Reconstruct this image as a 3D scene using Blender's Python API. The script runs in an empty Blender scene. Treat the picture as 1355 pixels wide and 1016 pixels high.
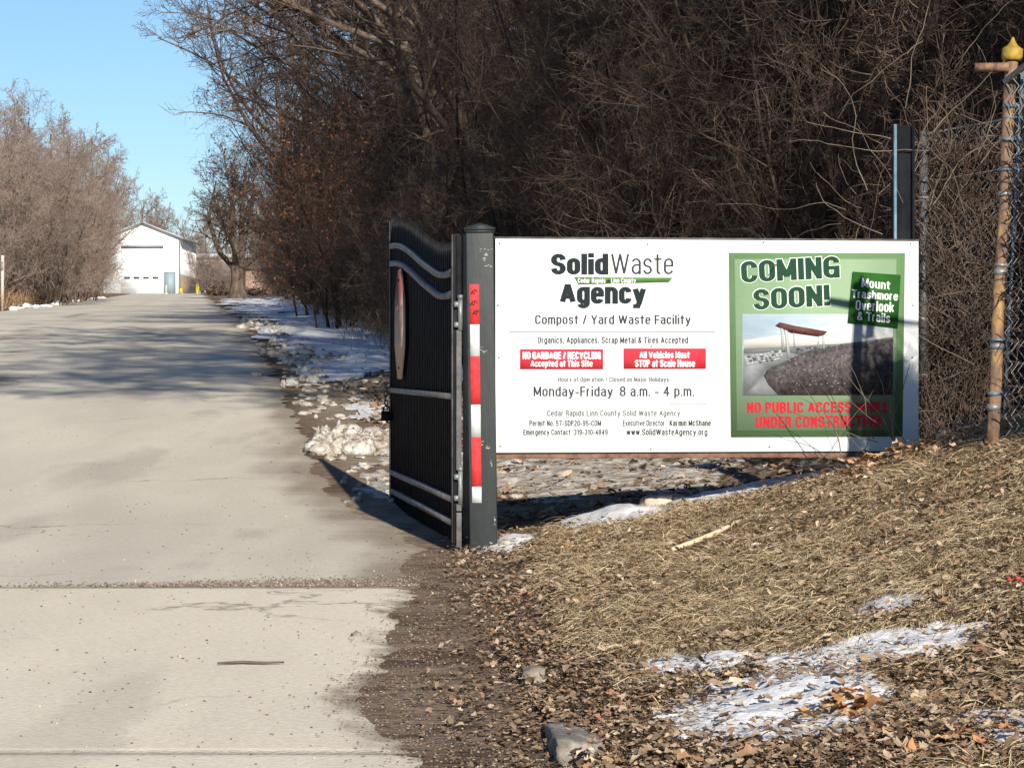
import bpy, bmesh, math, random
import numpy as np
from mathutils import Vector, Matrix

# ------------------------------------------------------------------ camera, sky, sun, exposure
S = bpy.context.scene
COL = S.collection
FPX, CX, HY, EYE = 3712.0, 677.5, 483.0, 1.065      # focal length (photo px), centre column, horizon row, eye height
cam_d = bpy.data.cameras.new('camera')
cam_d.sensor_fit = 'HORIZONTAL'; cam_d.sensor_width = 36.0
cam_d.lens = 36.0 * FPX / 1355.0
cam_d.shift_y = -(508.0 - HY) / 1355.0
cam_d.clip_start = 0.5; cam_d.clip_end = 6000
cam = bpy.data.objects.new('camera', cam_d); COL.objects.link(cam)
cam.location = (0, 0, EYE); cam.rotation_euler = (math.radians(90), 0, 0)
S.camera = cam

SUN_EL, SUN_AZ = math.radians(26), math.radians(12)  # light travels away from the camera and 12 deg to the left
world = bpy.data.worlds.new('World'); S.world = world; world.use_nodes = True
wn = world.node_tree.nodes; wl = world.node_tree.links
bg = wn['Background']
sky = wn.new('ShaderNodeTexSky'); sky.sky_type = 'NISHITA'; sky.sun_disc = False
sky.sun_elevation = SUN_EL; sky.sun_rotation = math.pi - SUN_AZ
sky.air_density = 1.0; sky.dust_density = 0.0; sky.ozone_density = 6.0; sky.altitude = 200
wl.new(sky.outputs[0], bg.inputs[0]); bg.inputs[1].default_value = 0.075
sun_d = bpy.data.lights.new('sun', 'SUN'); sun_d.energy = 5.0; sun_d.angle = math.radians(0.55); sun_d.color = (1, 0.91, 0.78)
sun = bpy.data.objects.new('sun', sun_d); COL.objects.link(sun)
trav = Vector((-math.sin(SUN_AZ) * math.cos(SUN_EL), math.cos(SUN_AZ) * math.cos(SUN_EL), -math.sin(SUN_EL)))
sun.rotation_euler = trav.to_track_quat('-Z', 'Y').to_euler(); sun.location = (6, -20, 20)
S.view_settings.view_transform = 'Standard'; S.view_settings.look = 'None'
S.view_settings.gamma = 1; S.view_settings.exposure = 0.62
S.cycles.max_bounces = 5; S.cycles.diffuse_bounces = 3; S.cycles.glossy_bounces = 2
S.cycles.transparent_max_bounces = 4; S.cycles.use_denoising = True

R0 = np.random.default_rng(7)

# ------------------------------------------------------------------ helpers
def at(px, py, Y):
    """photo pixel + distance -> world point"""
    return Vector(((px - CX) * Y / FPX, Y, EYE + (HY - py) * Y / FPX))

def tag(o, label=None, cat=None, group=None, kind=None):
    if label: o['label'] = label
    if cat: o['category'] = cat
    if group: o['group'] = group
    if kind: o['kind'] = kind
    return o

def empty(name, loc=(0, 0, 0), rz=0.0, label=None, cat=None, group=None, kind=None):
    o = bpy.data.objects.new(name, None); COL.objects.link(o)
    o.location = loc; o.rotation_euler = (0, 0, rz); o.empty_display_size = 0.1
    return tag(o, label, cat, group, kind)

def np_mesh(name, V, faces, mat=None, smooth=False, cols=None):
    """V (n,3); faces: list of (m,k) index arrays"""
    me = bpy.data.meshes.new(name)
    V = np.asarray(V, dtype=np.float32)
    faces = [np.asarray(f, dtype=np.int32) for f in faces if len(f)]
    me.vertices.add(len(V)); me.vertices.foreach_set('co', V.ravel())
    nl = sum(f.size for f in faces); npoly = sum(len(f) for f in faces)
    me.loops.add(nl); me.polygons.add(npoly)
    me.loops.foreach_set('vertex_index', np.concatenate([f.ravel() for f in faces]))
    tot = np.concatenate([np.full(len(f), f.shape[1], np.int32) for f in faces])
    st = np.concatenate([[0], np.cumsum(tot)[:-1]]).astype(np.int32)
    me.polygons.foreach_set('loop_start', st)
    if smooth: me.polygons.foreach_set('use_smooth', np.ones(npoly, bool))
    me.update(calc_edges=True)
    if cols is not None:
        a = me.color_attributes.new('col', 'FLOAT_COLOR', 'POINT')
        c = np.ones((len(V), 4), np.float32); c[:, :3] = cols
        a.data.foreach_set('color', c.ravel())
    if mat: me.materials.append(mat)
    return me

def link(name, me, parent=None, loc=None):
    o = bpy.data.objects.new(name, me); COL.objects.link(o)
    if parent: o.parent = parent
    if loc is not None: o.location = loc
    return o

class MB:
    """collects simple shapes into ONE mesh"""
    def __init__(s): s.v = []; s.f = {}; s.n = 0
    def add(s, V, F):
        for f in F:
            f = tuple(i + s.n for i in f); s.f.setdefault(len(f), []).append(f)
        s.v.extend([tuple(p) for p in V]); s.n += len(V); return s
    def box(s, c, d, M=None):
        x, y, z = d[0] / 2, d[1] / 2, d[2] / 2
        V = [Vector((sx * x, sy * y, sz * z)) for sz in (-1, 1) for sy in (-1, 1) for sx in (-1, 1)]
        if M is not None: V = [M @ p for p in V]
        V = [p + Vector(c) for p in V]
        return s.add(V, [(0, 2, 3, 1), (4, 5, 7, 6), (0, 1, 5, 4), (2, 6, 7, 3), (0, 4, 6, 2), (1, 3, 7, 5)])
    def bar(s, a, b, w, h, up=(0, 0, 1)):
        a, b = Vector(a), Vector(b); d = (b - a).normalized(); u = Vector(up)
        x = d.cross(u).normalized(); u = x.cross(d).normalized()
        V = [p + x * (sx * w / 2) + u * (sz * h / 2) for p in (a, b) for sx, sz in ((-1, -1), (1, -1), (1, 1), (-1, 1))]
        return s.add(V, [(0, 1, 2, 3), (7, 6, 5, 4), (0, 4, 5, 1), (1, 5, 6, 2), (2, 6, 7, 3), (3, 7, 4, 0)])
    def tube(s, pts, rad, sides=8, caps=True):
        pts = [Vector(p) for p in pts]; n = len(pts)
        if not hasattr(rad, '__len__'): rad = [rad] * n
        t0 = (pts[1] - pts[0]).normalized()
        ref = Vector((0, 0, 1)) if abs(t0.z) < 0.9 else Vector((1, 0, 0))
        V = []
        for i, p in enumerate(pts):
            t = (pts[min(i + 1, n - 1)] - pts[max(i - 1, 0)]).normalized()
            x = t.cross(ref).normalized(); ref = x.cross(t).normalized()
            for k in range(sides):
                a = 2 * math.pi * k / sides
                V.append(p + x * (math.cos(a) * rad[i]) + ref * (math.sin(a) * rad[i]))
        F = [(i * sides + k, i * sides + (k + 1) % sides, (i + 1) * sides + (k + 1) % sides, (i + 1) * sides + k)
             for i in range(n - 1) for k in range(sides)]
        if caps: F += [tuple(reversed(range(sides))), tuple((n - 1) * sides + k for k in range(sides))]
        return s.add(V, F)
    def prism(s, poly, fn0, fn1):
        """polygon extruded between two mappings of its 2-D points"""
        n = len(poly)
        V = [fn0(*p) for p in poly] + [fn1(*p) for p in poly]
        F = [tuple(range(n)), tuple(reversed(range(n, 2 * n)))] + [(i, i + n, (i + 1) % n + n, (i + 1) % n) for i in range(n)]
        return s.add(V, F)
    def lathe(s, prof, c, sides=16, M=None):
        V = []
        for r, z in prof:
            for k in range(sides):
                a = 2 * math.pi * k / sides; p = Vector((r * math.cos(a), r * math.sin(a), z))
                if M is not None: p = M @ p
                V.append(p + Vector(c))
        n = len(prof)
        F = [(i * sides + k, i * sides + (k + 1) % sides, (i + 1) * sides + (k + 1) % sides, (i + 1) * sides + k)
             for i in range(n - 1) for k in range(sides)]
        F += [tuple(reversed(range(sides))), tuple((n - 1) * sides + k for k in range(sides))]
        return s.add(V, F)
    def build(s, name, mat, parent=None, smooth=False, bevel=0.0, fix=True):
        me = np_mesh(name, np.array(s.v), [np.array(f) for f in s.f.values()], mat, smooth)
        if fix or bevel:
            bm = bmesh.new(); bm.from_mesh(me)
            bmesh.ops.recalc_face_normals(bm, faces=bm.faces)
            if bevel: bmesh.ops.bevel(bm, geom=bm.edges[:], offset=bevel, segments=2, affect='EDGES', profile=0.6)
            bm.to_mesh(me); bm.free()
        return link(name, me, parent)

# value noise
def _h(ix, iy, seed):
    n = (ix * 374761393 + iy * 668265263 + seed * 1442695041) & 0xFFFFFFFF
    n = ((n ^ (n >> 13)) * 1274126177) & 0xFFFFFFFF
    return ((n ^ (n >> 16)) & 0xFFFF) / 65535.0
def vnoise(x, y, seed=0):
    x = np.asarray(x, float); y = np.asarray(y, float)
    ix = np.floor(x).astype(np.int64); iy = np.floor(y).astype(np.int64)
    fx = x - ix; fy = y - iy; fx = fx * fx * (3 - 2 * fx); fy = fy * fy * (3 - 2 * fy)
    a = _h(ix, iy, seed); b = _h(ix + 1, iy, seed); c = _h(ix, iy + 1, seed); d = _h(ix + 1, iy + 1, seed)
    return (a * (1 - fx) + b * fx) * (1 - fy) + (c * (1 - fx) + d * fx) * fy
def fbm(x, y, seed=0, octv=4):
    t = 0; a = 0.5; s = 0
    for o in range(octv):
        t = t + a * vnoise(np.asarray(x) * 2 ** o, np.asarray(y) * 2 ** o, seed + o * 17); s += a; a *= 0.5
    return t / s
def sstep(a, b, x): 
    t = np.clip((np.asarray(x, float) - a) / (b - a), 0, 1); return t * t * (3 - 2 * t)

# ------------------------------------------------------------------ materials
def mat(name, c1, c2=None, scale=5.0, rough=0.8, metal=0.0, bump=0.0, bscale=None, c3=None, detail=6.0, vcol=False,
        spec=0.4, rnd=0.0, stretch=None, lo=0.35, hi=0.65):
    m = bpy.data.materials.new(name); m.use_nodes = True
    N = m.node_tree.nodes; L = m.node_tree.links; b = N['Principled BSDF']
    b.inputs['Roughness'].default_value = rough; b.inputs['Metallic'].default_value = metal
    b.inputs['Specular IOR Level'].default_value = spec
    tc = N.new('ShaderNodeTexCoord'); vec = tc.outputs['Object']
    if stretch:
        mp = N.new('ShaderNodeMapping'); mp.inputs['Scale'].default_value = stretch; L.new(vec, mp.inputs[0]); vec = mp.outputs[0]
    out = None
    if vcol:
        a = N.new('ShaderNodeVertexColor'); a.layer_name = 'col'; out = a.outputs[0]
    if c2 is not None:
        n = N.new('ShaderNodeTexNoise'); n.inputs['Scale'].default_value = scale; n.inputs['Detail'].default_value = detail
        n.inputs['Roughness'].default_value = 0.65
        L.new(vec, n.inputs['Vector'])
        r = N.new('ShaderNodeValToRGB'); r.color_ramp.elements[0].position = lo; r.color_ramp.elements[1].position = hi
        r.color_ramp.elements[0].color = (*c1, 1); r.color_ramp.elements[1].color = (*c2, 1)
        if c3 is not None:
            e = r.color_ramp.elements.new((lo + hi) / 2); e.color = (*c3, 1)
        L.new(n.outputs['Fac'], r.inputs[0])
        if vcol:
            mx = N.new('ShaderNodeMix'); mx.data_type = 'RGBA'; mx.blend_type = 'MULTIPLY'; mx.inputs[0].default_value = 1
            L.new(out, mx.inputs[6]); L.new(r.outputs[0], mx.inputs[7]); out = mx.outputs[2]
        else: out = r.outputs[0]
    if rnd:
        oi = N.new('ShaderNodeObjectInfo'); mr = N.new('ShaderNodeMapRange')
        mr.inputs['To Min'].default_value = 1 - rnd; mr.inputs['To Max'].default_value = 1 + rnd
        L.new(oi.outputs['Random'], mr.inputs['Value'])
        hv = N.new('ShaderNodeHueSaturation'); L.new(mr.outputs[0], hv.inputs['Value'])
        if out: L.new(out, hv.inputs['Color'])
        else: hv.inputs['Color'].default_value = (*c1, 1)
        out = hv.outputs[0]
    if out: L.new(out, b.inputs['Base Color'])
    else: b.inputs['Base Color'].default_value = (*c1, 1)
    if bump:
        n2 = N.new('ShaderNodeTexNoise'); n2.inputs['Scale'].default_value = bscale or scale * 3; n2.inputs['Detail'].default_value = 8
        L.new(vec, n2.inputs['Vector'])
        bp = N.new('ShaderNodeBump'); bp.inputs['Strength'].default_value = bump; bp.inputs['Distance'].default_value = 0.02
        L.new(n2.outputs['Fac'], bp.inputs['Height']); L.new(bp.outputs[0], b.inputs['Normal'])
    return m

M = {}
M['ground'] = mat('ground_soil', (0.6, 0.58, 0.55), (1.25, 1.2, 1.15), 9, 0.95, bump=0.9, bscale=22, vcol=True, spec=0.1)
M['road'] = mat('worn_concrete', (0.85, 0.845, 0.84), (1.10, 1.10, 1.09), 38, 0.9, bump=0.3, bscale=70, vcol=True, spec=0.15, detail=10, lo=.3, hi=.68)
def add_cracks(m):
    N = m.node_tree.nodes; L = m.node_tree.links; b = N['Principled BSDF']; src = b.inputs['Base Color'].links[0].from_socket
    tc = N.new('ShaderNodeTexCoord'); nz = N.new('ShaderNodeTexNoise'); nz.inputs['Scale'].default_value = 2.2; nz.inputs['Detail'].default_value = 6
    L.new(tc.outputs['Object'], nz.inputs['Vector'])
    mv = N.new('ShaderNodeMix'); mv.data_type = 'RGBA'; mv.blend_type = 'LINEAR_LIGHT'; mv.inputs[0].default_value = .55
    L.new(tc.outputs['Object'], mv.inputs[6]); L.new(nz.outputs['Color'], mv.inputs[7])
    v = N.new('ShaderNodeTexVoronoi'); v.feature = 'DISTANCE_TO_EDGE'; v.inputs['Scale'].default_value = .32; L.new(mv.outputs[2], v.inputs['Vector'])
    n2 = N.new('ShaderNodeTexNoise'); n2.inputs['Scale'].default_value = .55; L.new(tc.outputs['Object'], n2.inputs['Vector'])
    r1 = N.new('ShaderNodeMapRange'); r1.inputs['From Min'].default_value = .0015; r1.inputs['From Max'].default_value = .0075; r1.inputs['To Min'].default_value = 1; r1.inputs['To Max'].default_value = 0
    L.new(v.outputs['Distance'], r1.inputs['Value'])
    r2 = N.new('ShaderNodeMapRange'); r2.inputs['From Min'].default_value = .50; r2.inputs['From Max'].default_value = .60; L.new(n2.outputs['Fac'], r2.inputs['Value'])
    mu = N.new('ShaderNodeMath'); mu.operation = 'MULTIPLY'; L.new(r1.outputs[0], mu.inputs[0]); L.new(r2.outputs[0], mu.inputs[1])
    m2 = N.new('ShaderNodeMath'); m2.operation = 'MULTIPLY'; m2.inputs[1].default_value = .6; L.new(mu.outputs[0], m2.inputs[0])
    mx = N.new('ShaderNodeMix'); mx.data_type = 'RGBA'; L.new(m2.outputs[0], mx.inputs[0]); L.new(src, mx.inputs[6]); mx.inputs[7].default_value = (.13, .11, .09, 1)
    L.new(mx.outputs[2], b.inputs['Base Color'])
add_cracks(M['road'])
M['snow'] = mat('old_snow', (0.50, 0.51, 0.53), (0.70, 0.71, 0.72), 7, 0.7, bump=0.6, bscale=25, spec=0.3)
M['dirty_snow'] = mat('dirty_snow', (0.15, 0.12, 0.09), (0.58, 0.565, 0.54), 9, 0.8, bump=1.0, bscale=30, spec=0.2, c3=(0.36, 0.325, 0.28))
M['black_paint'] = mat('black_gate_paint', (0.004, 0.0045, 0.006), (0.012, 0.013, 0.016), 8, 0.65, bump=0.05, spec=0.15)
M['grey_rail'] = mat('weathered_rail_paint', (0.05, 0.05, 0.054), (0.13, 0.125, 0.125), 10, 0.6, spec=0.3)
M['post_paint'] = mat('dark_slate_paint', (0.010, 0.014, 0.016), (0.026, 0.033, 0.036), 4, 0.6, bump=0.15, bscale=40, stretch=(1, 1, 0.3))
M['scuff'] = mat('pale_scuff', (0.3, 0.32, 0.33), (0.55, 0.57, 0.58), 30, 0.7)
M['tape_red'] = mat('red_reflective_tape', (0.55, 0.03, 0.035), (0.72, 0.06, 0.06), 12, 0.75, spec=.12)
M['tape_white'] = mat('silver_reflective_tape', (0.48, 0.52, 0.53), (0.68, 0.70, 0.70), 14, 0.75, spec=.12)
M['black_ink'] = mat('black_marker', (0.01, 0.01, 0.01), rough=0.6)
M['panel_white'] = mat('white_sign_sheet', (0.50, 0.555, 0.565), (0.63, 0.655, 0.655), 1.4, 0.42, spec=0.35)
M['print_black'] = mat('print_charcoal', (0.018, 0.025, 0.03), rough=0.75, spec=0.08)
M['print_grey'] = mat('print_dark_grey', (0.04, 0.043, 0.055), rough=0.75, spec=0.08)
M['print_faded'] = mat('print_faded_grey', (0.12, 0.12, 0.14), rough=0.75, spec=0.08)
M['print_line'] = mat('print_pale_rule', (0.33, 0.33, 0.35), rough=0.5, spec=0.08)
M['print_red'] = mat('print_red', (0.58, 0.035, 0.055), (0.64, 0.05, 0.07), 6, 0.45, spec=0.08)
M['print_white'] = mat('print_white', (0.8, 0.8, 0.8), rough=0.5, spec=0.08)
M['print_green'] = mat('print_green', (0.085, 0.19, 0.055), (0.12, 0.235, 0.075), 5, 0.5, spec=0.08)
M['poster_green'] = mat('poster_pale_green', (0.19, 0.30, 0.175), (0.245, 0.345, 0.225), 1.6, 0.5, spec=0.08)
M['poster_edge'] = mat('poster_mid_green', (0.105, 0.20, 0.09), (0.13, 0.23, 0.115), 2, 0.5, spec=0.08)
M['poster_dark'] = mat('poster_dark_green', (0.012, 0.05, 0.028), rough=0.5, spec=0.08)
M['box_green'] = mat('box_green', (0.018, 0.085, 0.016), (0.028, 0.11, 0.022), 5, 0.5, spec=0.08)
M['text_red'] = mat('text_red', (0.50, 0.012, 0.03), rough=0.5, spec=0.08)
M['pic_sky'] = mat('picture_sky', (0.27, 0.36, 0.43), (0.48, 0.52, 0.54), 2.0, 0.5, stretch=(0.6, 1, 2.2), spec=0.08)
M['pic_glow'] = mat('picture_low_sky', (0.47, 0.49, 0.47), (0.60, 0.58, 0.52), 3.0, 0.5, stretch=(0.5, 1, 3), spec=0.08)
M['pic_soil'] = mat('picture_soil', (0.035, 0.032, 0.035), (0.115, 0.10, 0.10), 55, 0.5, spec=0.08)
M['pic_path'] = mat('picture_path', (0.17, 0.19, 0.205), (0.24, 0.26, 0.27), 14, 0.5, spec=0.08)
M['pic_stone'] = mat('picture_stone', (0.36, 0.38, 0.39), rough=0.5, spec=0.08)
M['pic_stone_dark'] = mat('picture_dark_stone', (0.09, 0.09, 0.10), rough=0.5, spec=0.08)
M['pic_hills'] = mat('picture_hills', (0.13, 0.15, 0.16), rough=0.5, spec=0.08)
M['pic_roof'] = mat('picture_roof', (0.075, 0.032, 0.032), (0.13, 0.055, 0.052), 30, 0.5, spec=0.08)
M['rust'] = mat('rusty_steel', (0.09, 0.045, 0.028), (0.21, 0.12, 0.085), 14, 0.75, bump=0.2)
M['dark_steel'] = mat('dark_steel', (0.004, 0.005, 0.007), (0.012, 0.014, 0.018), 6, 0.8, spec=.15)
M['blue_steel'] = mat('blue_painted_steel', (0.07, 0.13, 0.18), (0.15, 0.23, 0.29), 12, 0.6)
M['galv'] = mat('dull_galvanised', (0.14, 0.15, 0.16), (0.27, 0.29, 0.30), 18, 0.5, metal=0.4)
M['galv_dark'] = mat('dark_wire', (0.05, 0.052, 0.055), (0.11, 0.11, 0.112), 18, 0.6, metal=0.3)
M['wire_mid'] = mat('weathered_wire', (0.085, 0.088, 0.09), (0.19, 0.193, 0.193), 18, 0.6, metal=0.3)
M['band_blue'] = mat('blue_grey_clip', (0.07, 0.11, 0.15), (0.14, 0.19, 0.24), 22, 0.55, metal=0.2)
M['yellow_rust'] = mat('flaking_yellow_pipe', (0.075, 0.05, 0.038), (0.40, 0.25, 0.07), 16, 0.75, bump=0.3, bscale=50, c3=(0.19, 0.115, 0.075), lo=0.34, hi=0.68, stretch=(1, 1, .45))
M['yellow_cap'] = mat('yellow_cap_paint', (0.22, 0.14, 0.025), (0.42, 0.29, 0.035), 16, 0.6, bump=0.2)
M['bollard'] = mat('bollard_yellow', (0.75, 0.56, 0.02), (0.85, 0.66, 0.04), 4, 0.5)
M['bollard_top'] = mat('bollard_cream', (0.55, 0.45, 0.3), rough=0.6)
M['pipe_pale'] = mat('pale_marker', (0.5, 0.42, 0.35), rough=0.7)
M['barn_white'] = mat('white_metal_siding', (0.72, 0.75, 0.76), (0.80, 0.82, 0.82), 0.6, 0.5)
M['barn_roof'] = mat('pale_metal_roof', (0.44, 0.47, 0.49), (0.55, 0.58, 0.6), 0.8, 0.85, spec=.1)
M['barn_trim'] = mat('grey_trim', (0.15, 0.17, 0.19), rough=0.6)
M['barn_wain'] = mat('tan_wainscot', (0.24, 0.18, 0.13), (0.31, 0.24, 0.18), 2, 0.8)
M['door_grey'] = mat('blue_grey_door', (0.22, 0.29, 0.33), rough=0.55)
M['glass_dark'] = mat('dark_glass', (0.05, 0.055, 0.06), rough=0.15)
M['shed_wood'] = mat('red_brown_boards', (0.30, 0.19, 0.14), (0.46, 0.32, 0.25), 2.5, 0.85, stretch=(5, 5, 0.4))
M['shed_roof'] = mat('dark_shingles', (0.05, 0.045, 0.045), (0.09, 0.08, 0.075), 4, 0.9)
M['beige_wall'] = mat('beige_wall', (0.27, 0.225, 0.18), (0.36, 0.31, 0.26), 1.5, 0.8)
M['red_plastic'] = mat('red_plastic', (0.36, 0.045, 0.04), rough=0.6)
M['bark'] = mat('grey_brown_bark', (0.05, 0.038, 0.03), (0.17, 0.13, 0.105), 6, 0.95, bump=0.8, bscale=14, spec=0.1, rnd=0.15, stretch=(1, 1, 0.35))
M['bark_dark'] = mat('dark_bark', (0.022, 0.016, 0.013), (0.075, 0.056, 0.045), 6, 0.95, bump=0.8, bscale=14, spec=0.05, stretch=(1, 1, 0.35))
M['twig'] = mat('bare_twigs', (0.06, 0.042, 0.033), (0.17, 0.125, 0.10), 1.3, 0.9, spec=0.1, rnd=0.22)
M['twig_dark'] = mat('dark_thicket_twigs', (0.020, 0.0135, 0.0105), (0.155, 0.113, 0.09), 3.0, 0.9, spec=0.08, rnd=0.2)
M['twig_pale'] = mat('pale_shrub_twigs', (0.19, 0.145, 0.118), (0.34, 0.27, 0.228), 0.8, 0.9, spec=0.1, rnd=0.12)
M['vine'] = mat('dry_vine', (0.09, 0.07, 0.053), (0.22, 0.18, 0.14), 5, 0.9, spec=0.1)
M['rust_leaf'] = mat('clinging_rust_leaves', (0.09, 0.035, 0.021), (0.22, 0.088, 0.045), 3, 0.9, spec=0.1)
M['straw'] = mat('dry_straw', (0.8, 0.8, 0.8), (1.15, 1.12, 1.08), 12, 0.85, vcol=True, spec=0.15)
M['leaf'] = mat('fallen_leaf', (0.75, 0.75, 0.75), (1.15, 1.12, 1.08), 40, 0.8, vcol=True, spec=0.2)
M['stone'] = mat('grey_kerb_stone', (0.10, 0.088, 0.072), (0.28, 0.255, 0.215), 11, 0.9, bump=0.7, bscale=30)
M['rock'] = mat('tan_rock', (0.30, 0.25, 0.19), (0.52, 0.45, 0.37), 8, 0.9, bump=0.7, bscale=20)
M['stick'] = mat('peeled_stick', (0.52, 0.40, 0.25), (0.72, 0.60, 0.42), 10, 0.75)
M['gravel'] = mat('grit', (0.6, 0.6, 0.6), (1.2, 1.2, 1.2), 30, 0.9, vcol=True)

# ------------------------------------------------------------------ lettering: a condensed sans drawn as stroked skeletons
def arc(cx, cy, rx, ry, a0, a1, n=8):
    return [(cx + rx * math.cos(math.radians(a0 + (a1 - a0) * k / n)), cy + ry * math.sin(math.radians(a0 + (a1 - a0) * k / n))) for k in range(n + 1)]
def loop(w, y0, y1, r): return [arc(w / 2, y1 - r, w / 2, r, 180, 0) + arc(w / 2, y0 + r, w / 2, r, 0, -180) + [(0, y1 - r)]]
def glyphs():
    G = {}; w, r = .42, .25; X, v, q = .74, .35, .2
    st = lambda x, a, b: [(x, a), (x, b)]
    G['A'] = (.5, [[(0, 0), (.25, 1), (.5, 0)], [(.08, .29), (.42, .29)]])
    G['B'] = (w, [st(0, 0, 1), [(0, 1), (.2, 1)] + arc(.2, .76, .2, .24, 90, -90) + [(0, .52)], [(.2, .52)] + arc(.2, .26, .22, .26, 90, -90) + [(0, 0)]])
    G['C'] = (w, [arc(w / 2, 1 - r, w / 2, r, -5, 180) + arc(w / 2, r, w / 2, r, 180, 365)])
    G['D'] = (w, [st(0, 0, 1), [(0, 1), (.16, 1)] + arc(.16, .72, w - .16, .28, 90, 0) + arc(.16, .28, w - .16, .28, 0, -90) + [(0, 0)]])
    G['E'] = (.34, [st(0, 0, 1), [(0, 1), (.34, 1)], [(0, .52), (.3, .52)], [(0, 0), (.34, 0)]])
    G['F'] = (.33, [st(0, 0, 1), [(0, 1), (.33, 1)], [(0, .5), (.29, .5)]])
    G['G'] = (w, [arc(w / 2, 1 - r, w / 2, r, 0, 180) + arc(w / 2, r, w / 2, r, 180, 360) + [(w, .47), (.23, .47)], st(w, 0, .47)])
    G['H'] = (w, [st(0, 0, 1), st(w, 0, 1), [(0, .52), (w, .52)]])
    G['I'] = (0, [st(0, 0, 1)])
    G['K'] = (w, [st(0, 0, 1), [(w, 1), (.02, .4)], [(.16, .54), (w, 0)]])
    G['L'] = (.32, [st(0, 0, 1), [(0, 0), (.32, 0)]])
    G['M'] = (.56, [[(0, 0), (0, 1), (.28, .12), (.56, 1), (.56, 0)]])
    G['N'] = (w, [[(0, 0), (0, 1), (w, 0), (w, 1)]])
    G['O'] = (w, loop(w, 0, 1, r))
    G['P'] = (.38, [st(0, 0, 1), [(0, 1), (.16, 1)] + arc(.16, .73, .22, .27, 90, -90) + [(0, .46)]])
    G['R'] = (.4, [st(0, 0, 1), [(0, 1), (.17, 1)] + arc(.17, .75, .22, .25, 90, -90) + [(0, .5)], [(.2, .5)] + arc(.2, .36, .18, .14, 90, 0, 4) + [(.39, 0)]])
    G['S'] = (w, [arc(w / 2, .75, w / 2, .25, 0, 265) + arc(w / 2, .25, w / 2, .25, 85, -180)])
    G['T'] = (.42, [st(.21, 0, 1), [(0, 1), (.42, 1)]])
    G['U'] = (w, [[(0, 1)] + arc(w / 2, r, w / 2, r, 180, 360) + [(w, 1)]])
    G['V'] = (.5, [[(0, 1), (.25, 0), (.5, 1)]])
    G['W'] = (.76, [[(0, 1), (.19, 0), (.38, 1), (.57, 0), (.76, 1)]])
    G['Y'] = (.48, [[(0, 1), (.24, .42), (.48, 1)], st(.24, 0, .44)])
    o = loop(v, 0, X, q)
    arch = [(0, 0), (0, X - q)] + arc(v / 2, X - q, v / 2, q, 180, 0) + [(v, 0)]
    G['a'] = (.34, [arc(.17, X - .18, .17, .18, 165, 0) + [(.34, 0)], [(.34, .44), (.2, .44)] + arc(.16, .22, .16, .22, 90, 270) + [(.24, .02), (.34, .14)]])
    G['b'] = (v, [st(0, 0, 1)] + o); G['d'] = (v, [st(v, 0, 1)] + o)
    G['c'] = (.33, [arc(.165, X - q, .165, q, 0, 180) + arc(.165, q, .165, q, 180, 360)])
    G['e'] = (v, [[(0, .4), (v, .4)] + arc(v / 2, X - q, v / 2, q, 0, 180) + arc(v / 2, q, v / 2, q, 180, 345)])
    G['f'] = (.24, [[(.1, 0), (.1, .85)] + arc(.22, .86, .12, .14, 180, 90, 5), [(0, X), (.24, X)]])
    G['g'] = (v, o + [[(v, X), (v, -.08)] + arc(v / 2, -.08, v / 2, .18, 0, -165)])
    G['h'] = (v, [st(0, 0, 1), arch[1:]]); G['n'] = (v, [st(0, 0, X), arch[1:]])
    G['i'] = (0, [st(0, 0, X - .05), st(0, 1.0, 1.03)]); G['l'] = (0, [st(0, 0, 1)])
    G['j'] = (.08, [[(.08, X), (.08, -.12)] + arc(0, -.12, .08, .12, 0, -90, 4), st(.08, 1.0, 1.03)])
    G['k'] = (v, [st(0, 0, 1), [(v, X), (.02, .3)], [(.12, .44), (v, 0)]])
    G['m'] = (.58, [st(0, 0, X), [(0, X - q)] + arc(.145, X - q, .145, q, 180, 0) + [(.29, 0)], [(.29, X - q)] + arc(.435, X - q, .145, q, 180, 0) + [(.58, 0)]])
    G['o'] = (v, o); G['p'] = (v, [st(0, -.25, X)] + o)
    G['r'] = (.2, [st(0, 0, X), [(0, X - .22)] + arc(.18, X - .2, .18, .2, 180, 90)])
    G['s'] = (.32, [arc(.16, X - .185, .16, .185, 5, 262) + arc(.16, .185, .16, .185, 82, -175)])
    G['t'] = (.24, [[(.1, X + .2), (.1, .14)] + arc(.22, .14, .12, .14, 180, 275, 5), [(0, X), (.24, X)]])
    G['u'] = (v, [[(0, X)] + arc(v / 2, q, v / 2, q, 180, 360), st(v, 0, X)])
    G['v'] = (.36, [[(0, X), (.18, 0), (.36, X)]]); G['w'] = (.56, [[(0, X), (.14, 0), (.28, X), (.42, 0), (.56, X)]])
    G['x'] = (.34, [[(0, X), (.34, 0)], [(.34, X), (0, 0)]])
    G['y'] = (.38, [[(0, X), (.19, .02)], [(.38, X), (.17, -.1), (.1, -.25), (.03, -.25)]])
    G['0'] = G['O']; G['1'] = (.2, [[(0, .8), (.18, 1), (.18, 0)]])
    G['2'] = (.4, [arc(.2, .74, .2, .26, 170, -20) + [(0, 0), (.4, 0)]])
    G['3'] = (.4, [arc(.2, .76, .19, .24, 170, -90), arc(.2, .27, .2, .27, 90, -170)])
    G['4'] = (.42, [[(.3, 0), (.3, 1), (0, .3), (.42, .3)]])
    G['5'] = (.4, [[(.36, 1), (.06, 1), (.03, .5)] + arc(.2, .32, .2, .32, 110, -165)])
    G['7'] = (.4, [[(0, 1), (.4, 1), (.14, 0)]])
    G['8'] = (.4, loop(.4, 0, .53, .24) + [[(p[0] + .02, p[1]) for p in loop(.36, .53, 1, .22)[0]]])
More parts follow.
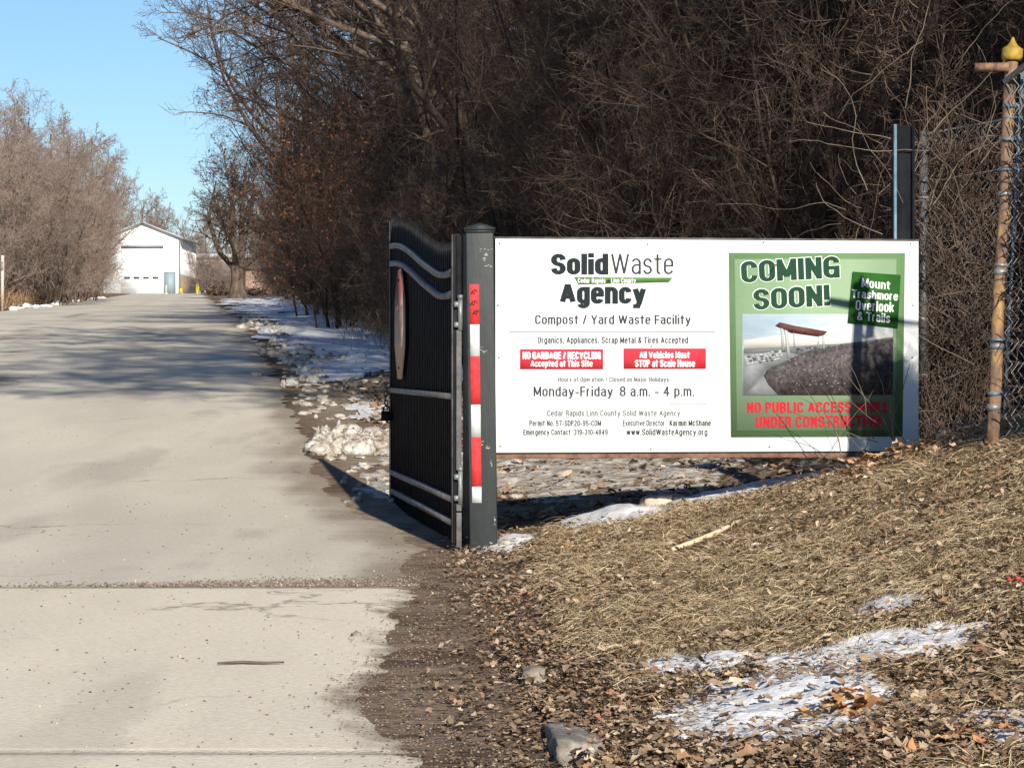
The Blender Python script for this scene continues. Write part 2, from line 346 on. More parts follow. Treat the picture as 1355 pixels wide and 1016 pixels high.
    G['9'] = (.4, [[(p[0], p[1]) for p in loop(.4, .42, 1, .26)[0]], [(.4, .74), (.4, .26)] + arc(.2, .26, .2, .26, 0, -165)])
    G['6'] = (.4, [[(.4 - a, 1 - b) for a, b in l] for l in G['9'][1]])
    G['&'] = (.5, [[(.5, 0), (.1, .72)] + arc(.22, .82, .13, .18, 200, -20) + [(.3, .66), (.06, .42)] + arc(.18, .22, .18, .22, 150, 300) + [(.46, .42)]])
    G['/'] = (.26, [[(0, -.05), (.26, 1.05)]]); G['-'] = (.2, [[(0, .36), (.2, .36)]])
    G['.'] = (0, [st(0, 0, .03)]); G[','] = (.02, [[(.02, .05), (.02, 0), (-.02, -.12)]])
    G['!'] = (0, [st(0, .34, 1), st(0, 0, .03)])
    return G
GLY = glyphs()
def text_mesh(body, wt, gap):
    """ribbons (V 2-D, layer per vertex, quads); wt = stem width, horizontals a little thinner"""
    V, Ly, F = [], [], []; x = 0.0; hw, hh = wt / 2, wt * .42
    for ch in body:
        if ch == ' ': x += .22 + gap; continue
        w, raw = GLY[ch]; strokes = []
        for pl in raw:
            cur = [pl[0]]
            for i in range(1, len(pl)):
                cur.append(pl[i])
                if i < len(pl) - 1:
                    a_ = np.subtract(pl[i], pl[i - 1]); b_ = np.subtract(pl[i + 1], pl[i]); la, lb = np.hypot(*a_), np.hypot(*b_)
                    if la > 1e-4 and lb > 1e-4 and np.dot(a_, b_) / (la * lb) < .45: strokes.append(cur); cur = [pl[i]]
            strokes.append(cur)
        for k, pl in enumerate(strokes):
            P = [np.array(pl[0])]
            for p in pl[1:]:
                if np.hypot(*(np.array(p) - P[-1])) > 1e-4: P.append(np.array(p))
            closed = np.hypot(*(P[0] - P[-1])) < 1e-3 and len(P) > 4
            P = np.array(P)
            # keep the ink inside the cap line / baseline
            P = P * 1.0
            t = np.diff(P, axis=0); t /= np.linalg.norm(t, axis=1, keepdims=True)
            n = np.stack([-t[:, 1], t[:, 0]], 1)
            if not closed:
                e0 = np.array([hw, hh]) * np.abs(t[0]); e1 = np.array([hw, hh]) * np.abs(t[-1])
                if abs(t[0, 0]) < .05 or abs(t[0, 1]) < .05: P[0] = P[0] - t[0] * e0.max()
                if abs(t[-1, 0]) < .05 or abs(t[-1, 1]) < .05: P[-1] = P[-1] + t[-1] * e1.max()
            N = np.empty_like(P); N[0], N[-1] = n[0], n[-1]
            if closed: m_ = n[0] + n[-1]; m_ /= np.linalg.norm(m_); N[0] = N[-1] = m_
            for i in range(1, len(P) - 1):
                m_ = n[i - 1] + n[i]; l = np.linalg.norm(m_); m_ = m_ / max(l, 1e-6); N[i] = m_ / max(abs(np.dot(m_, n[i])), .55)
            O = N * np.array([hw, hh]); b0 = sum(len(a) for a in V)
            pts = np.empty((2 * len(P), 2)); pts[0::2] = P + O; pts[1::2] = P - O; pts[:, 0] += x + hw
            V.append(pts); Ly.append(np.full(len(pts), k % 6, float))
            F += [(b0 + 2 * i, b0 + 2 * i + 1, b0 + 2 * i + 3, b0 + 2 * i + 2) for i in range(len(P) - 1)]
        x += w + wt + gap
    return np.concatenate(V), np.concatenate(Ly), np.array(F)
def fit_text(name, body, quad, mp, m, parent, wt=.14, gap=.13, depth=0.0):
    """ink box fitted into a box (x0,y0,x1,y1) or 4 corners (bottom-left, bottom-right, top-right, top-left) of photo pixels"""
    V, Ly, F = text_mesh(body, wt, gap)
    lo, hi = V.min(0), V.max(0); uv = (V - lo) / (hi - lo)
    if not hasattr(quad[0], '__len__'):
        x0, y0, x1, y1 = quad; c = [(x0, y1), (x1, y1), (x1, y0), (x0, y0)]
    else: c = quad
    c = np.array(c, float)
    P = ((1 - uv[:, :1]) * (1 - uv[:, 1:]) * c[0] + uv[:, :1] * (1 - uv[:, 1:]) * c[1]
         + uv[:, :1] * uv[:, 1:] * c[2] + (1 - uv[:, :1]) * uv[:, 1:] * c[3])
    W = np.array([mp(x, y, depth + l * .0002) for (x, y), l in zip(P, Ly)])
    return link(name, np_mesh(name, W, [F], m), parent)

# ------------------------------------------------------------------ terrain
PY = np.array([-60, 0, 16, 20, 24, 30, 40, 52, 70, 88, 114, 200, 290, 400, 700, 3000.])
PZ = np.array([0, 0, 0.0, .08, .28, .63, 1.18, 1.78, 2.29, 2.76, 3.46, 5.9, 8.45, 10.6, 13, 14.])
_fy = np.linspace(-60, 3000, 12241); _fz = np.interp(_fy, PY, PZ)
_k = np.hanning(17); _k /= _k.sum(); _fz = np.convolve(np.pad(_fz, 8, 'edge'), _k, 'valid')
def road_z(Y): return np.interp(Y, _fy, _fz)
def road_right(Y): return np.interp(Y, [-60, 5, 13.4, 30, 300, 3000], [-0.2, -0.25, -0.50, -2.38, -32.97, -32.97 - 306])
def road_left(Y): return np.interp(Y, [-60, 8, 14, 30, 300, 3000], [-30, -16, -8.2, -9.3, -40.0, -346])
def bank_x(Y): return np.interp(Y, [0, 7.4, 10, 14, 16, 24, 48, 120, 300, 3000], [0.5, 0.33, 0.20, 0.06, 0.03, -0.6, -3.2, -11.6, -31.5, -336])
def bank_k(Y): return np.interp(Y, [0, 5, 9, 13, 15.2, 16.6, 19, 26, 60, 300], [.10, .10, .155, .205, .212, .158, .062, .055, .05, .01])
def height(X, Y, micro=True):
    X = np.asarray(X, float); Y = np.asarray(Y, float)
    z = road_z(Y)
    d = X - bank_x(Y)
    dd = np.where(d > 0, d, 0.0)
    b = bank_k(Y) * (np.minimum(dd, 4) ** 1.25 + 0.2 * np.clip(dd - 4, 0, 30))
    b = b * sstep(-0.02, 0.35, d) + 0.045 * sstep(-0.15, 0.12, d) * (Y < 40)
    z = z + b
    dl = road_left(Y) - X
    z = z + 0.02 * np.clip(dl, 0, 40)
    if micro:
        w = sstep(-0.5, 0.3, d)
        z = z + w * (0.10 * (fbm(X * 1.3, Y * 1.3, 3) - .5) + 0.03 * (fbm(X * 6, Y * 6, 9) - .5))
        z = z + (1 - w) * 0.02 * (fbm(X * 3, Y * 3, 5) - .5) * sstep(-0.9, -0.3, d)
    return z

def litter(X, Y): return sstep(9.5, 7.7, np.asarray(Y) - .25 * np.asarray(X) + 3.2 * (fbm(np.asarray(X) * 1.1, np.asarray(Y) * .7, 41) - .5)) 
def spread(lo, hi, dlo, dhi, step, g=1.16):
    a = list(np.arange(dlo, dhi + 1e-6, step)); s = step
    while a[-1] < hi: s *= g; a.append(a[-1] + s)
    s = step; l = []
    x = dlo
    while x > lo: s *= g; x -= s; l.append(x)
    return np.array(l[::-1] + a)
gx = spread(-2500, 2500, -3.2, 3.6, 0.06); gy = spread(-400, 3000, 5.2, 22, 0.075, 1.09)
GX, GY = np.meshgrid(gx, gy)
GZ = height(GX, GY)
inroad = sstep(0.05, 0.5, road_right(GY) - GX) * sstep(0.0, 0.6, GX - road_left(GY))
GZ = GZ - 0.006 * 1 - inroad * (0.02 + 0.0012 * np.clip(GY, 0, 400))
d = GX - bank_x(GY)
bank = sstep(0.0, 0.35, d) * (GY < 17.5)
n1 = fbm(GX * 1.7, GY * 1.7, 21); n2 = fbm(GX * 7, GY * 7, 31); n3 = fbm(GX * 0.6, GY * 0.6, 41)
c_straw = np.array([.28, .21, .13]); c_dirt = np.array([.090, .062, .042]); c_litter = np.array([.15, .105, .072])
c_mud = np.array([.215, .168, .127]); c_far = np.array([.20, .145, .095])
def mix(a, b, t): return a * (1 - t[..., None]) + b * t[..., None]
col = mix(np.broadcast_to(c_litter, GX.shape + (3,)), c_dirt, sstep(.4, .62, n1))
litter_zone = litter(GX, GY) * 0.9        # leaf-littered lower right of the bank, with less straw
bs = bank * (1 - litter_zone) * sstep(.25, .5, n2 * .5 + n1 * .5 + .1)
col = mix(col, c_straw, bs)
mud = (d < 0.05) * (d > -1.2) * (GY < 18)
col = mix(col, c_mud, mud * sstep(.3, .6, n2) * .9)
verge = sstep(15.5, 18.5, GY) * sstep(-1.4, -.6, d) * sstep(3.2, .8, d) * sstep(70, 45, GY)
col = mix(col, np.array([.25, .21, .165]), verge * (.25 + .75 * sstep(.38, .62, fbm(GX * 2.2, GY * .8, 45, 5))))
col = mix(col, c_far, sstep(60, 140, GY) * .8)
nx, ny = len(gx), len(gy)
idx = np.arange(nx * ny).reshape(ny, nx)
quads = np.stack([idx[:-1, :-1], idx[:-1, 1:], idx[1:, 1:], idx[1:, :-1]], -1).reshape(-1, 4)
g = link('ground', np_mesh('ground', np.stack([GX, GY, GZ], -1).reshape(-1, 3), [quads], M['ground'], True, col.reshape(-1, 3)))
tag(g, kind='structure')

# road sheet with its ragged right edge, joints pressed in as real grooves
def road_sheet():
    ry = np.concatenate([np.arange(-30, 5, 1.0), np.arange(5, 32, 0.05), np.arange(32, 70, 0.25), np.arange(70, 330, 1.0)])
    joints = [(13.42, .035), (7.70, .018), (-.0, .02)]
    ru = np.concatenate([np.linspace(0, .55, 14)[:-1], np.linspace(.55, .86, 40)[:-1], np.linspace(.86, 1, 60)])
    RL = road_left(ry); RR = road_right(ry)
    rag = 0.26 * (fbm(ry * 1.1, ry * 0 + 3.3, 71, 6) - .5) + 0.12 * (fbm(ry * 14.0, ry * 0 + 2.7, 73, 4) - .5) + 0.16 * (fbm(ry * 5.0, ry * 0 + 1.7, 72, 4) - .5)
    # outline of the bare concrete read along the kerb
    near = np.interp(ry, [5, 7.2, 7.72, 8.1, 8.6, 9.3, 9.9, 10.7, 11.6, 12.6, 13.3, 13.5, 14.5, 16, 18, 22],
                     [-.10, -.17, -.23, -.40, -.44, -.50, -.43, -.41, -.45, -.47, -.44, -.40, -.52, -.50, -.75, -1.4])
    w = sstep(17, 23, ry); RR = near * (1 - w) + RR * w
    amp = np.interp(ry, [5, 13, 20, 60, 120, 300], [.55, .55, .9, 1.6, 2.4, 2.4])
    RR = RR + rag * amp
    X = RL[:, None] + (RR - RL)[:, None] * ru[None, :]; Y = np.broadcast_to(ry[:, None], X.shape)
    Z = height(X, Y, False) * 0 + road_z(Y) + 0.004 - 0.012 * sstep(.15, 0, (RR[:, None] - X)) * (Y < 25)
    c = np.empty(X.shape + (3,)); 
    base_near = np.array([.63, .575, .47]); base_far = np.array([.53, .49, .41])
    t = sstep(13.2, 13.8, Y); c[:] = base_near; c = mix(c, base_far, t)
    st = fbm(X * .9, Y * .16, 81, 6); st2 = fbm(X * 3.4, Y * .7, 82, 6)
    c *= (0.86 + 0.28 * st)[..., None]
    c *= (0.92 + 0.16 * st2)[..., None]
    lane = X - (RR[:, None] - 1.75); trk = sum(np.exp(-((lane - o_) / .32) ** 2) for o_ in (0, -1.65, -4.2, -5.8))
    c *= (1 - .07 * trk * (.5 + st))[..., None]
    stn = sstep(.60, .74, fbm(X * 1.6 + 9, Y * .35, 87, 5)); c *= (1 - .16 * stn)[..., None]
    ef = sstep(.16, .0, (RR[:, None] - X) + .22 * (fbm(X * 14, Y * 6, 88, 4) - .45)) * (Y < 14); c = mix(c, np.array([.21, .165, .125]), ef * .9)
    # dirt washed in from the right edge and along the joints
    e = (RR[:, None] - X)
    de = sstep(.55, 0.0, e + .5 * (st2 - .5)) * (Y > 13.6) * .75
    c = mix(c, np.array([.20, .155, .115]), de)
    for jy, jw in joints:
        jl = jy + 0.02 * (fbm(X * 1.2, X * 0 + jy, 83) - .5)
        s_ = np.abs(Y - jl)
        Z = Z - 0.012 * sstep(jw * 1.6, 0, s_)
        c = mix(c, np.array([.085, .066, .05]), sstep(jw * 1.9, jw * .4, s_) * .85)
    # grit drift behind the nearer joint
    dj = Y - 13.45
    drift = sstep(0, .06, dj) * sstep(.75, .1, dj / (0.12 + .7 * sstep(-2.6, -.8, X))) * sstep(-3.2, -1.0, X)
    c = mix(c, np.array([.19, .145, .105]), np.clip(drift * (0.35 + .9 * st2), 0, .85))
    # old tar seams further up the road
    for (ax, ay, bx, by, w_) in ((-4.7, 24, -9.3, 54, .05), (-9.3, 54, -13.0, 90, .08), (-9.9, 47.5, -7.7, 47.8, .12)):
        tt = np.clip(((X - ax) * (bx - ax) + (Y - ay) * (by - ay)) / ((bx - ax) ** 2 + (by - ay) ** 2), 0, 1)
        ds = np.hypot(X - ax - tt * (bx - ax), Y - ay - tt * (by - ay)) + .15 * (fbm(X * .7, Y * .7, 84) - .5)
        c = mix(c, np.array([.14, .125, .105]), sstep(w_ * 1.6, w_ * .4, np.abs(ds)) * .7)
    i = np.arange(X.size).reshape(X.shape)
    q = np.stack([i[:-1, :-1], i[:-1, 1:], i[1:, 1:], i[1:, :-1]], -1).reshape(-1, 4)
    o = link('road', np_mesh('road', np.stack([X, Y, Z], -1).reshape(-1, 3), [q], M['road'], True, c.reshape(-1, 3)))
    tag(o, kind='structure')
    return ry, RR
ROAD_Y, ROAD_R = road_sheet()
def conc_right(Y): return np.interp(Y, ROAD_Y, ROAD_R)

# ------------------------------------------------------------------ snow lying on the ground
def snow_sheet(name, x0, x1, y0, y1, nx, ny, maskfn, thick, m, label, cat='snow', kind='stuff'):
    xs = np.linspace(x0, x1, nx); ys = np.linspace(y0, y1, ny); X, Y = np.meshgrid(xs, ys)
    h = maskfn(X, Y)
    z = height(X, Y) + np.clip(h, -.25, 1) * thick + .003
    i = np.arange(X.size).reshape(X.shape)
    q = np.stack([i[:-1, :-1], i[:-1, 1:], i[1:, 1:], i[1:, :-1]], -1).reshape(-1, 4)
    keep = (h.ravel()[q] > -.2).all(1); q = q[keep]
    used = np.unique(q); mp = np.full(X.size, -1); mp[used] = np.arange(len(used))
    V = np.stack([X, Y, z], -1).reshape(-1, 3)[used]
    o = link(name, np_mesh(name, V, [mp[q]], m, True)); tag(o, label, cat, None, kind)
    return o
def blob(X, Y, cx, cy, rx, ry, a=0):
    dx, dy = X - cx, Y - cy; u = dx * math.cos(a) + dy * math.sin(a); v = -dx * math.sin(a) + dy * math.cos(a)
    return 1 - np.sqrt((u / rx) ** 2 + (v / ry) ** 2)
def near_mask(X, Y):
    b = np.maximum.reduce([blob(X, Y, .76, 7.9, .34, .85, -.12), blob(X, Y, 1.10, 8.75, .36, .34, .25), blob(X, Y, .60, 9.1, .24, .36, 0) * .8,
                           blob(X, Y, 1.25, 7.0, .2, .3, .2) * .35, blob(X, Y, 1.30, 9.6, .10, .22, 0) * .6])
    return np.clip(b * 1.8, -1, .55) + 1.5 * (fbm(X * 5, Y * 4, 55, 6) - .465) + .95 * (fbm(X * 22, Y * 13, 57, 4) - .5)
snow_sheet('snow_patch', .2, 1.9, 6.0, 11.2, 380, 560, near_mask, .022, M['snow'],
           'thin melting snow patch on the leaf-strewn bank in the foreground')
def verge_mask(X, Y):
    d = X - road_right(Y)
    b = np.minimum(d - .2, bank_x(Y) + 1.0 + .02 * Y - X) / (0.7 + .006 * Y)
    return np.clip(b, -1, .6) * 1.2 + 2.8 * (fbm(X * 1.2, Y * .3, 61, 6) - .61) + .4 * (fbm(X * 3, Y * 2, 62, 3) - .5) - .7 * sstep(44, 30, Y)
def verge_all():
    ys = np.concatenate([np.arange(23, 60, .12), np.arange(60, 150, .35)])
    us = np.linspace(-0.4, 7.0, 130)
    X = road_right(ys)[:, None] + us[None, :] * (0.6 + ys[:, None] / 60); Y = np.broadcast_to(ys[:, None], X.shape)
    h = verge_mask(X, Y); z = height(X, Y) + np.clip(h, -.25, .4) * .05 + .004 + .0008 * (Y - 20)
    i = np.arange(X.size).reshape(X.shape)
    q = np.stack([i[:-1, :-1], i[:-1, 1:], i[1:, 1:], i[1:, :-1]], -1).reshape(-1, 4)
    q = q[(h.ravel()[q] > -.18).all(1)]; used = np.unique(q); mp = np.full(X.size, -1); mp[used] = np.arange(len(used))
    o = link('snow_cover', np_mesh('snow_cover', np.stack([X, Y, z], -1).reshape(-1, 3)[used], [mp[q]], M['snow'], True))
    tag(o, 'shaded snow lying between the road edge and the woods', 'snow', None, 'stuff')
verge_all()
def under_mask(X, Y):
    return np.minimum(blob(X, Y, .6, 22.2, 1.9, 2.6, 0) * 1.4, .4) + 1.9 * (fbm(X * 3.2, Y * 1.8, 65, 5) - .56)
snow_sheet('snow_cover', -1.2, 3.4, 17.4, 25.5, 240, 300, under_mask, .045, M['dirty_snow'], 'broken snow on the ground visible under the sign board')
def ridge_mask(X, Y):
    return np.maximum.reduce([blob(X, Y, .62, 16.6, .28, .5, .2), blob(X, Y, 1.5, 16.9, .65, .5, .2), blob(X, Y, -.02, 16.15, .18, .35, .1)]) * 1.2 + .7 * (fbm(X * 5, Y * 4, 66) - .52)
snow_sheet('snow_strip', -.3, 2.3, 15.6, 17.8, 220, 160, ridge_mask, .05, M['snow'], 'narrow snow strip along the top of the bank below the sign')

def lumps(name, pts, m, seed, label, cat='snow pile', group=None, kind=None):
    """ploughed snow: many jagged chunks melted into one mesh"""
    rng = np.random.default_rng(seed); V = []; F = []
    bm = bmesh.new(); bmesh.ops.create_icosphere(bm, subdivisions=3, radius=1.0)
    base = np.array([v.co[:] for v in bm.verts]); bf = np.array([[v.index for v in f.verts] for f in bm.faces]); bm.free()
    for (x, y, r, hgt) in pts:
        s = np.array([r * rng.uniform(.8, 1.4), r * rng.uniform(.8, 1.5), hgt])
        n = fbm(base[:, 0] * 2.1 + rng.uniform(0, 50), base[:, 1] * 2.1 + base[:, 2] * 3.1, int(rng.integers(1e4)), 3)
        n2 = fbm(base[:, 0] * 6 + n * 3, base[:, 1] * 6 + base[:, 2] * 7, int(rng.integers(1e4)), 3)
        v = base * (0.45 + .8 * n + .5 * n2 - .1)[:, None] * s
        a = rng.uniform(0, 6.28); R = np.array([[math.cos(a), -math.sin(a), 0], [math.sin(a), math.cos(a), 0], [0, 0, 1]])
        v = v @ R.T + np.array([x, y, float(height(x, y)) + hgt * .15])
        F.append(bf + len(V) * len(base)); V.append(v)
    o = link(name, np_mesh(name, np.concatenate(V), [np.concatenate(F)], m, False)); tag(o, label, cat, group, kind)
    return o
rg = np.random.default_rng(5)
P = []
for k in range(130):
    t = rg.uniform(0, 1); p = at(420 + 120 * t, 596 - 22 * rg.uniform(0, 1) ** 1.5 + 8 * t, 25.2 + rg.uniform(-.9, .9))
    P.append((p.x, p.y, rg.uniform(.02, .11), rg.uniform(.02, .07) + .08 * math.sin(math.pi * min(1, t + .2)) * rg.uniform(.3, 1)))
lumps('snow_pile', P, M['dirty_snow'], 3, 'dirty heap of ploughed snow lying behind the open gate')
P = []
for k in range(150):
    Y = rg.uniform(33, 62); x = road_right(Y) + .25 + rg.normal(0, .22) + .12
    P.append((x, Y, rg.uniform(.03, .11), rg.uniform(.015, .075)))
lumps('snow_bank', P, M['dirty_snow'], 4, 'low bank of dirty ploughed snow along the right road edge', 'snow', None, 'stuff')
P = []
for k in range(420):
    Y = 19.5 + 26 * rg.uniform(0, 1) ** .8; P.append((road_right(Y) + .1 + np.abs(rg.normal(0, .9)), Y, rg.uniform(.015, .06), rg.uniform(.008, .03)))
lumps('snow_crumbs', P, M['dirty_snow'], 14, 'crumbs of dirty snow scattered along the verge behind the gate', 'snow', None, 'stuff')
P = [(road_left(Y) - .3 + rg.normal(0, .35), Y, rg.uniform(.1, .35), rg.uniform(.05, .13)) for Y in rg.uniform(84, 190, 30)]
lumps('snow_clumps', P, M['snow'], 8, 'scattered snow clumps along the left road edge', 'snow', None, 'stuff')

# ------------------------------------------------------------------ sign board (4 ft x 8 ft sheet between the gate post and the steel post)
SA = at(655.5, 599, 16.03); SB_Y = 16.36
sx1 = (1215.5 - CX) * SB_Y / FPX
ang = math.atan2(SB_Y - 16.03, sx1 - SA.x)
SW = math.hypot(SB_Y - 16.03, sx1 - SA.x)
sz0 = SA.z; SH = (599 - 316) * 16.03 / FPX
ux, uy = math.cos(ang), math.sin(ang)
def sp(px, py, dep=0.0):
    """photo pixel -> sign-local (u, -depth, v); depth is how far it stands proud of the sheet"""
    a = (px - CX) / FPX                     # X = a*Y ; X = SA.x + u*ux ; Y = SA.y + u*uy
    u = (a * SA.y - SA.x) / (ux - a * uy)
    Y = SA.y + u * uy
    return (u, -dep, EYE + (HY - py) * Y / FPX - sz0)
sign = empty('sign_board', (SA.x, SA.y, sz0), ang,
             'wide white facility sign board with green COMING SOON poster, fixed right of the gate post', 'sign')
pb = MB(); pb.box((SW / 2, .011, SH / 2), (SW, .022, SH)); pb.build('panel', M['panel_white'], sign, bevel=.002)
fr = MB(); fr.box((SW / 2, .045, -.018), (SW + .02, .05, .035)); fr.build('bottom_rail', M['rust'], sign, bevel=.004)
fr = MB(); fr.box((SW / 2, .02, SH + .006), (SW + .01, .03, .012)); fr.build('top_trim', M['grey_rail'], sign)
for u in (.06, 1.2, 2.38):
    fr = MB(); fr.box((u, .045, SH / 2), (.04, .045, SH - .01)); fr.build('back_stiffener', M['dark_steel'], sign)
for (bx, by) in ((661, 322), (857, 323), (1010, 321), (1205, 322), (659, 404), (660, 473), (862, 458), (662, 590), (861, 594), (1018, 591), (1208, 404), (1207, 473), (1200, 590)):
    u, _, v = sp(bx, by); b = MB(); b.lathe([(.006, 0), (.006, .002), (.003, .004)], (u, -.0005, v), 8, Matrix.Rotation(math.radians(90), 3, 'X')); b.build('screw', M['galv'], sign)
def flat(name, poly, m, dep, parent=sign):
    b = MB(); b.prism(poly, lambda x, y: sp(x, y, dep), lambda x, y: sp(x, y, dep - .0012)); return b.build(name, m, parent)
D1, D2, D3, D4 = .0024, .0044, .0064, .0084
def rect(x0, y0, x1, y1): return [(x0, y0), (x1, y0), (x1, y1), (x0, y1)]
T = fit_text
T('logo_word', 'Solid', (729, 335, 805, 363.5), sp, M['print_black'], sign, .27, .04, depth=D1)
T('logo_word', 'Waste', (808.5, 336, 891, 363), sp, M['print_grey'], sign, .10, .11, depth=D1)
flat('logo_banner', [(759.5, 366.5), (890, 367.5), (885, 373.5), (765, 376.5)], M['print_green'], D1)
T('banner_text', 'Cedar Rapids', (764.5, 368, 801, 375.8), sp, M['print_white'], sign, .17, .12, depth=D2)
T('banner_text', 'Linn County', (808.5, 368, 841, 375.8), sp, M['print_white'], sign, .17, .12, depth=D2)
flat('banner_mark', [(802.5, 372.6), (805, 369.8), (807.5, 372.6)], M['print_black'], D3)
T('logo_word', 'Agency', (740.5, 375.5, 855, 408), sp, M['print_black'], sign, .27, .04, depth=D1)
T('facility_line', 'Compost / Yard Waste Facility', (708, 416.5, 914, 431.5), sp, M['print_grey'], sign, .165, .10, depth=D1)
flat('rule', rect(674, 438.2, 947, 439.3), M['print_line'], D1)
T('accepted_line', 'Organics, Appliances, Scrap Metal & Tires Accepted', (711.5, 445.5, 910.5, 456), sp, M['print_grey'], sign, .19, .11, depth=D1)
flat('notice_box', rect(688, 462, 798, 488.5), M['print_red'], D1)
T('notice_text', 'NO GARBAGE / RECYCLING', (691.5, 465.5, 795, 475), sp, M['print_white'], sign, .25, .06, depth=D2)
T('notice_text', 'Accepted at This Site', (702, 476.5, 784, 487), sp, M['print_white'], sign, .23, .07, depth=D2)
flat('notice_box', rect(825, 461, 934, 488), M['print_red'], D1)
T('notice_text', 'All Vehicles Must', (846, 465, 912.5, 474), sp, M['print_white'], sign, .23, .07, depth=D2)
T('notice_text', 'STOP at Scale House', (840, 476, 919.5, 485.5), sp, M['print_white'], sign, .23, .07, depth=D2)
T('hours_heading', 'Hours of Operation / Closed on Major Holidays', (738.5, 498.5, 885, 506.5), sp, M['print_faded'], sign, .19, .11, depth=D1)
T('hours_line', 'Monday-Friday', (706, 511, 811, 527), sp, M['print_grey'], sign, .15, .11, depth=D1)
T('hours_line', '8 a.m. - 4 p.m.', (820, 511, 918.5, 527), sp, M['print_grey'], sign, .15, .11, depth=D1)
flat('rule', rect(887, 534.2, 936, 535), M['print_line'], D1)
T('agency_line', 'Cedar Rapids Linn County Solid Waste Agency', (724, 542.5, 900, 552), sp, M['print_faded'], sign, .17, .12, depth=D1)
T('permit_line', 'Permit No. 57-SDP20-95-COM', (700.5, 556, 795.5, 563.5), sp, M['print_grey'], sign, .18, .11, depth=D1)
T('contact_line', 'Emergency Contact  319-310-4849', (692.5, 568, 804, 577), sp, M['print_grey'], sign, .18, .11, depth=D1)
T('director_line', 'Executive Director', (824, 555.5, 879, 563.5), sp, M['print_grey'], sign, .18, .11, depth=D1)
T('director_line', 'Karmin McShane', (886, 555.5, 940.5, 563.5), sp, M['print_black'], sign, .20, .10, depth=D1)
T('web_line', 'www.SolidWasteAgency.org', (829, 567, 936, 577.5), sp, M['print_grey'], sign, .18, .11, depth=D1)
# poster on the right
flat('poster', [(964, 334.5), (1197.5, 335), (1194, 577.5), (967, 578.5)], M['poster_edge'], D1)
flat('poster_field', [(972, 343), (1186, 343), (1184, 569), (975, 569.5)], M['poster_green'], D2)
for (m, dd, wt) in ((M['print_white'], D3, .285), (M['poster_dark'], D4, .24)):
    e = .9 if m is M['print_white'] else 0
    T('headline', 'COMING', [(981 - e, 374.5 + e), (1111 + e, 367.5 + e), (1110 + e, 338.5 - e), (979.5 - e, 346 - e)], sp, m, sign, wt, .30 - wt, depth=dd)
    T('headline', 'SOON!', [(997 - e, 410.5 + e), (1098 + e, 404.5 + e), (1097 + e, 376.5 - e), (996 - e, 383 - e)], sp, m, sign, wt, .30 - wt, depth=dd)
# picture printed on the poster
flat('picture_sky', rect(982, 415.5, 1181, 523), M['pic_sky'], D3)
flat('picture_low_sky', [(1060, 440), (1110, 428), (1181, 440), (1181, 462), (984, 462), (984, 450)], M['pic_glow'], D3 + .001)
flat('picture_hills', [(983.5, 462), (1010, 460), (1040, 459), (1085, 456), (1110, 455), (1181, 446), (1181, 470), (983.5, 470)], M['pic_hills'], D4)
flat('picture_path', [(983.5, 468), (1040, 466), (1060, 470), (1020, 486), (1010, 494), (1012, 505), (1030, 522.5), (983.5, 522.5)], M['pic_path'], D4 + .001)
flat('picture_soil', [(1046, 474), (1075, 462), (1110, 457), (1150, 452), (1181, 448), (1181, 522.5), (1029, 522.5), (1016, 508), (1010, 496), (1016, 488), (1030, 482)], M['pic_soil'], D4 + .002)
rp = np.random.default_rng(12)
b = MB(); b2 = MB()
for r_ in range(4):
    for k in range(14):
        x = 986 + k * 5.0 + rp.uniform(-1, 1) + r_ * 1.3; y = 478.5 - k * .9 + r_ * 3.0 - 6 + rp.uniform(-.5, .5)
        if x > 1040 - r_ * 3: continue
        w = rp.uniform(1.5, 2.3); h = rp.uniform(.9, 1.4)
        (b if rp.uniform() < .65 else b2).prism([(x - w, y - h), (x + w, y - h), (x + w, y + h), (x - w, y + h)], lambda p, q: sp(p, q, D4 + .0035), lambda p, q: sp(p, q, D4 + .0025))
for k in range(70):
    x = rp.uniform(1025, 1120); y = rp.uniform(470, 520); w = rp.uniform(.5, 1.3)
    if x < 1012 + (y - 490) * .7: continue
    b.prism([(x - w, y - .5), (x + w, y - .6), (x + w * .7, y + .5)], lambda p, q: sp(p, q, D4 + .0035), lambda p, q: sp(p, q, D4 + .0025))
for k in range(36):
    x = rp.uniform(1050, 1180); y = 463 - (x - 1050) * .1 + rp.uniform(-2, 4); w = rp.uniform(.8, 2)
    b2.prism([(x - w, y - w * .7), (x + w, y - w * .6), (x + w, y + w * .6), (x - w, y + w * .5)], lambda p, q: sp(p, q, D4 + .0035), lambda p, q: sp(p, q, D4 + .0025))
b.build('picture_stones', M['pic_stone'], sign); b2.build('picture_boulders', M['pic_stone_dark'], sign)
b = MB()
for (xa, ya, xb, yb, w) in ((1034, 432, 1036, 464, 1.6), (1039, 432, 1043.5, 474, 2.0), (1050, 440, 1051, 460, .9), (1083, 444, 1082, 460, .9), (1089, 443, 1089.5, 462, 1.2)):
    b.prism([(xa - w, ya), (xa + w, ya), (xb + w, yb), (xb - w, yb)], lambda p, q: sp(p, q, D4 + .0045), lambda p, q: sp(p, q, D4 + .0035))
b.build('picture_pillars', M['pic_stone'], sign)
flat('picture_roof', [(1025.5, 430.5), (1031, 426.5), (1050, 431), (1094, 438.5), (1090, 443), (1082, 445), (1046, 440), (1040, 437)], M['pic_roof'], D4 + .0058)
flat('place_box', [(1127.5, 359.5), (1191, 364), (1187, 434), (1121, 427)], M['box_green'], D4 + .0075)
